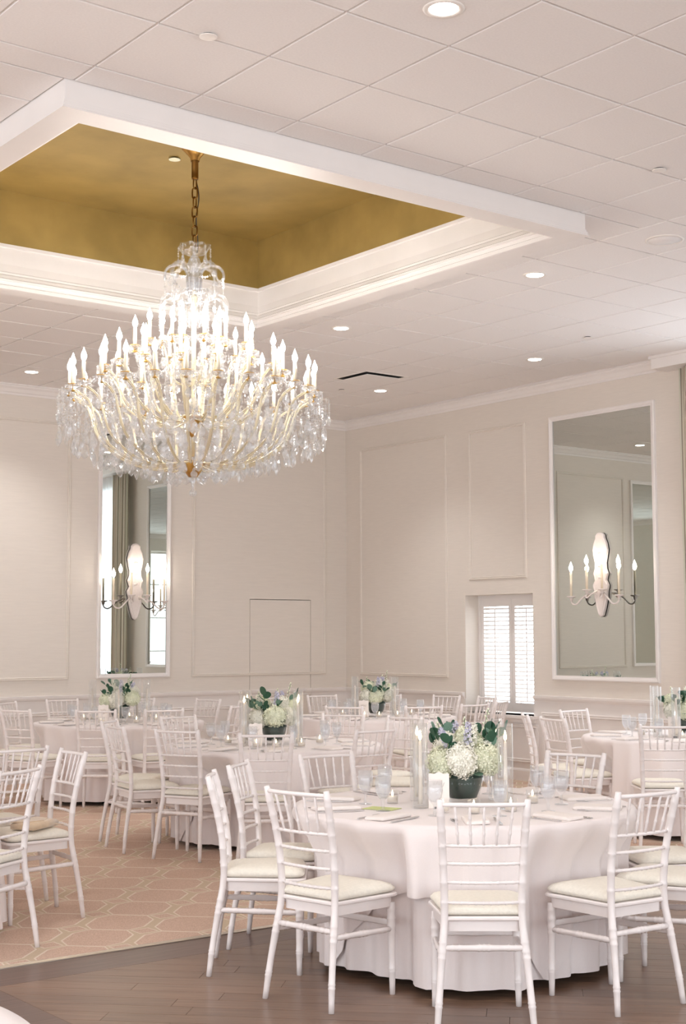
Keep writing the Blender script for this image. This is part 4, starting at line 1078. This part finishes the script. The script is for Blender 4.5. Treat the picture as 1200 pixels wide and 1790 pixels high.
# T4 in the corner by the shutters
x, y = 9.4, 11.65
P4 = 'the corner table'
ps = poses_of(x, y, [(8.45, 10.85, 36), (8.95, 10.48, 66), (9.5, 10.5, 90), (10.0, 10.74, 118), (10.47, 11.42, 168), 140, 174, -152, -118, -84])
table(x, y, 43, CAMDIR+.3, 'round banquet table in the room corner by the shuttered window', 'floor-length white cloth on the corner table by the shutters', None, Z2, ps)
dress(x, y, Z2, 't4', P4, ring_angles(18), False, .1, 6, 'hydrangea centrepiece with tall white spray on the corner table by the shutters')
seats(x, y, ps, P4, 'chairs around the corner table by the shutters')
# T5 below the wide mirror
x, y = 9.5, 7.68
P5 = 'the wide-mirror table'
ps = poses_of(x, y, [(8.48, 7.1, 48), (8.6, 8.02, -14), (8.79, 8.47, -38), (9.45, 8.62, -88), 24, 60, 96, 130, 165])
table(x, y, 57, CAMDIR-.1, 'round banquet table near the wide mirror and striped drape', 'floor-length white cloth on the table near the wide mirror', 'white square overlay on the table near the wide mirror', Z2, ps)
dress(x, y, Z2, 't5', P5, ring_angles(18), False, .5, 12, 'hydrangea centrepiece with grey-green eucalyptus on the table near the wide mirror', cylang=[CAMDIR+q for q in (-.5, -1.2, -2.2, 1.2)])
seats(x, y, ps, P5, 'chairs around the table near the wide mirror')
# chairs of a table beyond the frame
G6 = 'chairs along the carpet beside the gap to the walnut floor'
chair(3.57, 7.575, 176, 'white spindle-back chair on carpet with a champagne clutch on its cushion', G6)
chair(2.97, 6.93, 121, 'white spindle-back chair on carpet in front of the one holding the clutch', G6)
chair(3.66, 8.2, 95, 'white spindle-back chair on carpet just behind the one holding the clutch', G6)
table(2.5, 7.72, 71, .4, 'round banquet table on carpet beside the chair with the clutch', 'floor-length white cloth on the table beside the clutch chair', None, Z2, [(3.57, 7.575, 176), (2.97, 6.93, 121)])
# near table whose cloth shows in the corner
table(.563, 3.052, 83, .2, 'round banquet table standing apart on the carpet before the walnut floor', 'floor-length white cloth on the table standing apart before the walnut floor', None, Z2)
# clutch
cl = thing('clutch_bag', 'champagne satin envelope clutch lying on a chair cushion', 'bag', (3.575, 7.51, .5085), .55)
b = MB(); b.rings([[(-w, -h, z), (w, -h, z), (w, h, z), (-w, h, z)] for w, h, z in ((.115, .07, 0), (.125, .078, .006), (.125, .078, .028), (.11, .066, .04))], True, cap0=True, cap1=True); b.obj('body', 'clutch', cl)
b = MB(); b.prism([(-.124, .077), (.124, .077), (.1, -.02), (0, -.06), (-.1, -.02)], .039, .045); b.obj('flap', 'clutch', cl)
MB().prism([(-.006, 0), (.006, 0), (.009, -.05), (-.002, -.055)], .012, .015).obj('tassel', 'clutch', cl, (.09, -.078, 0))
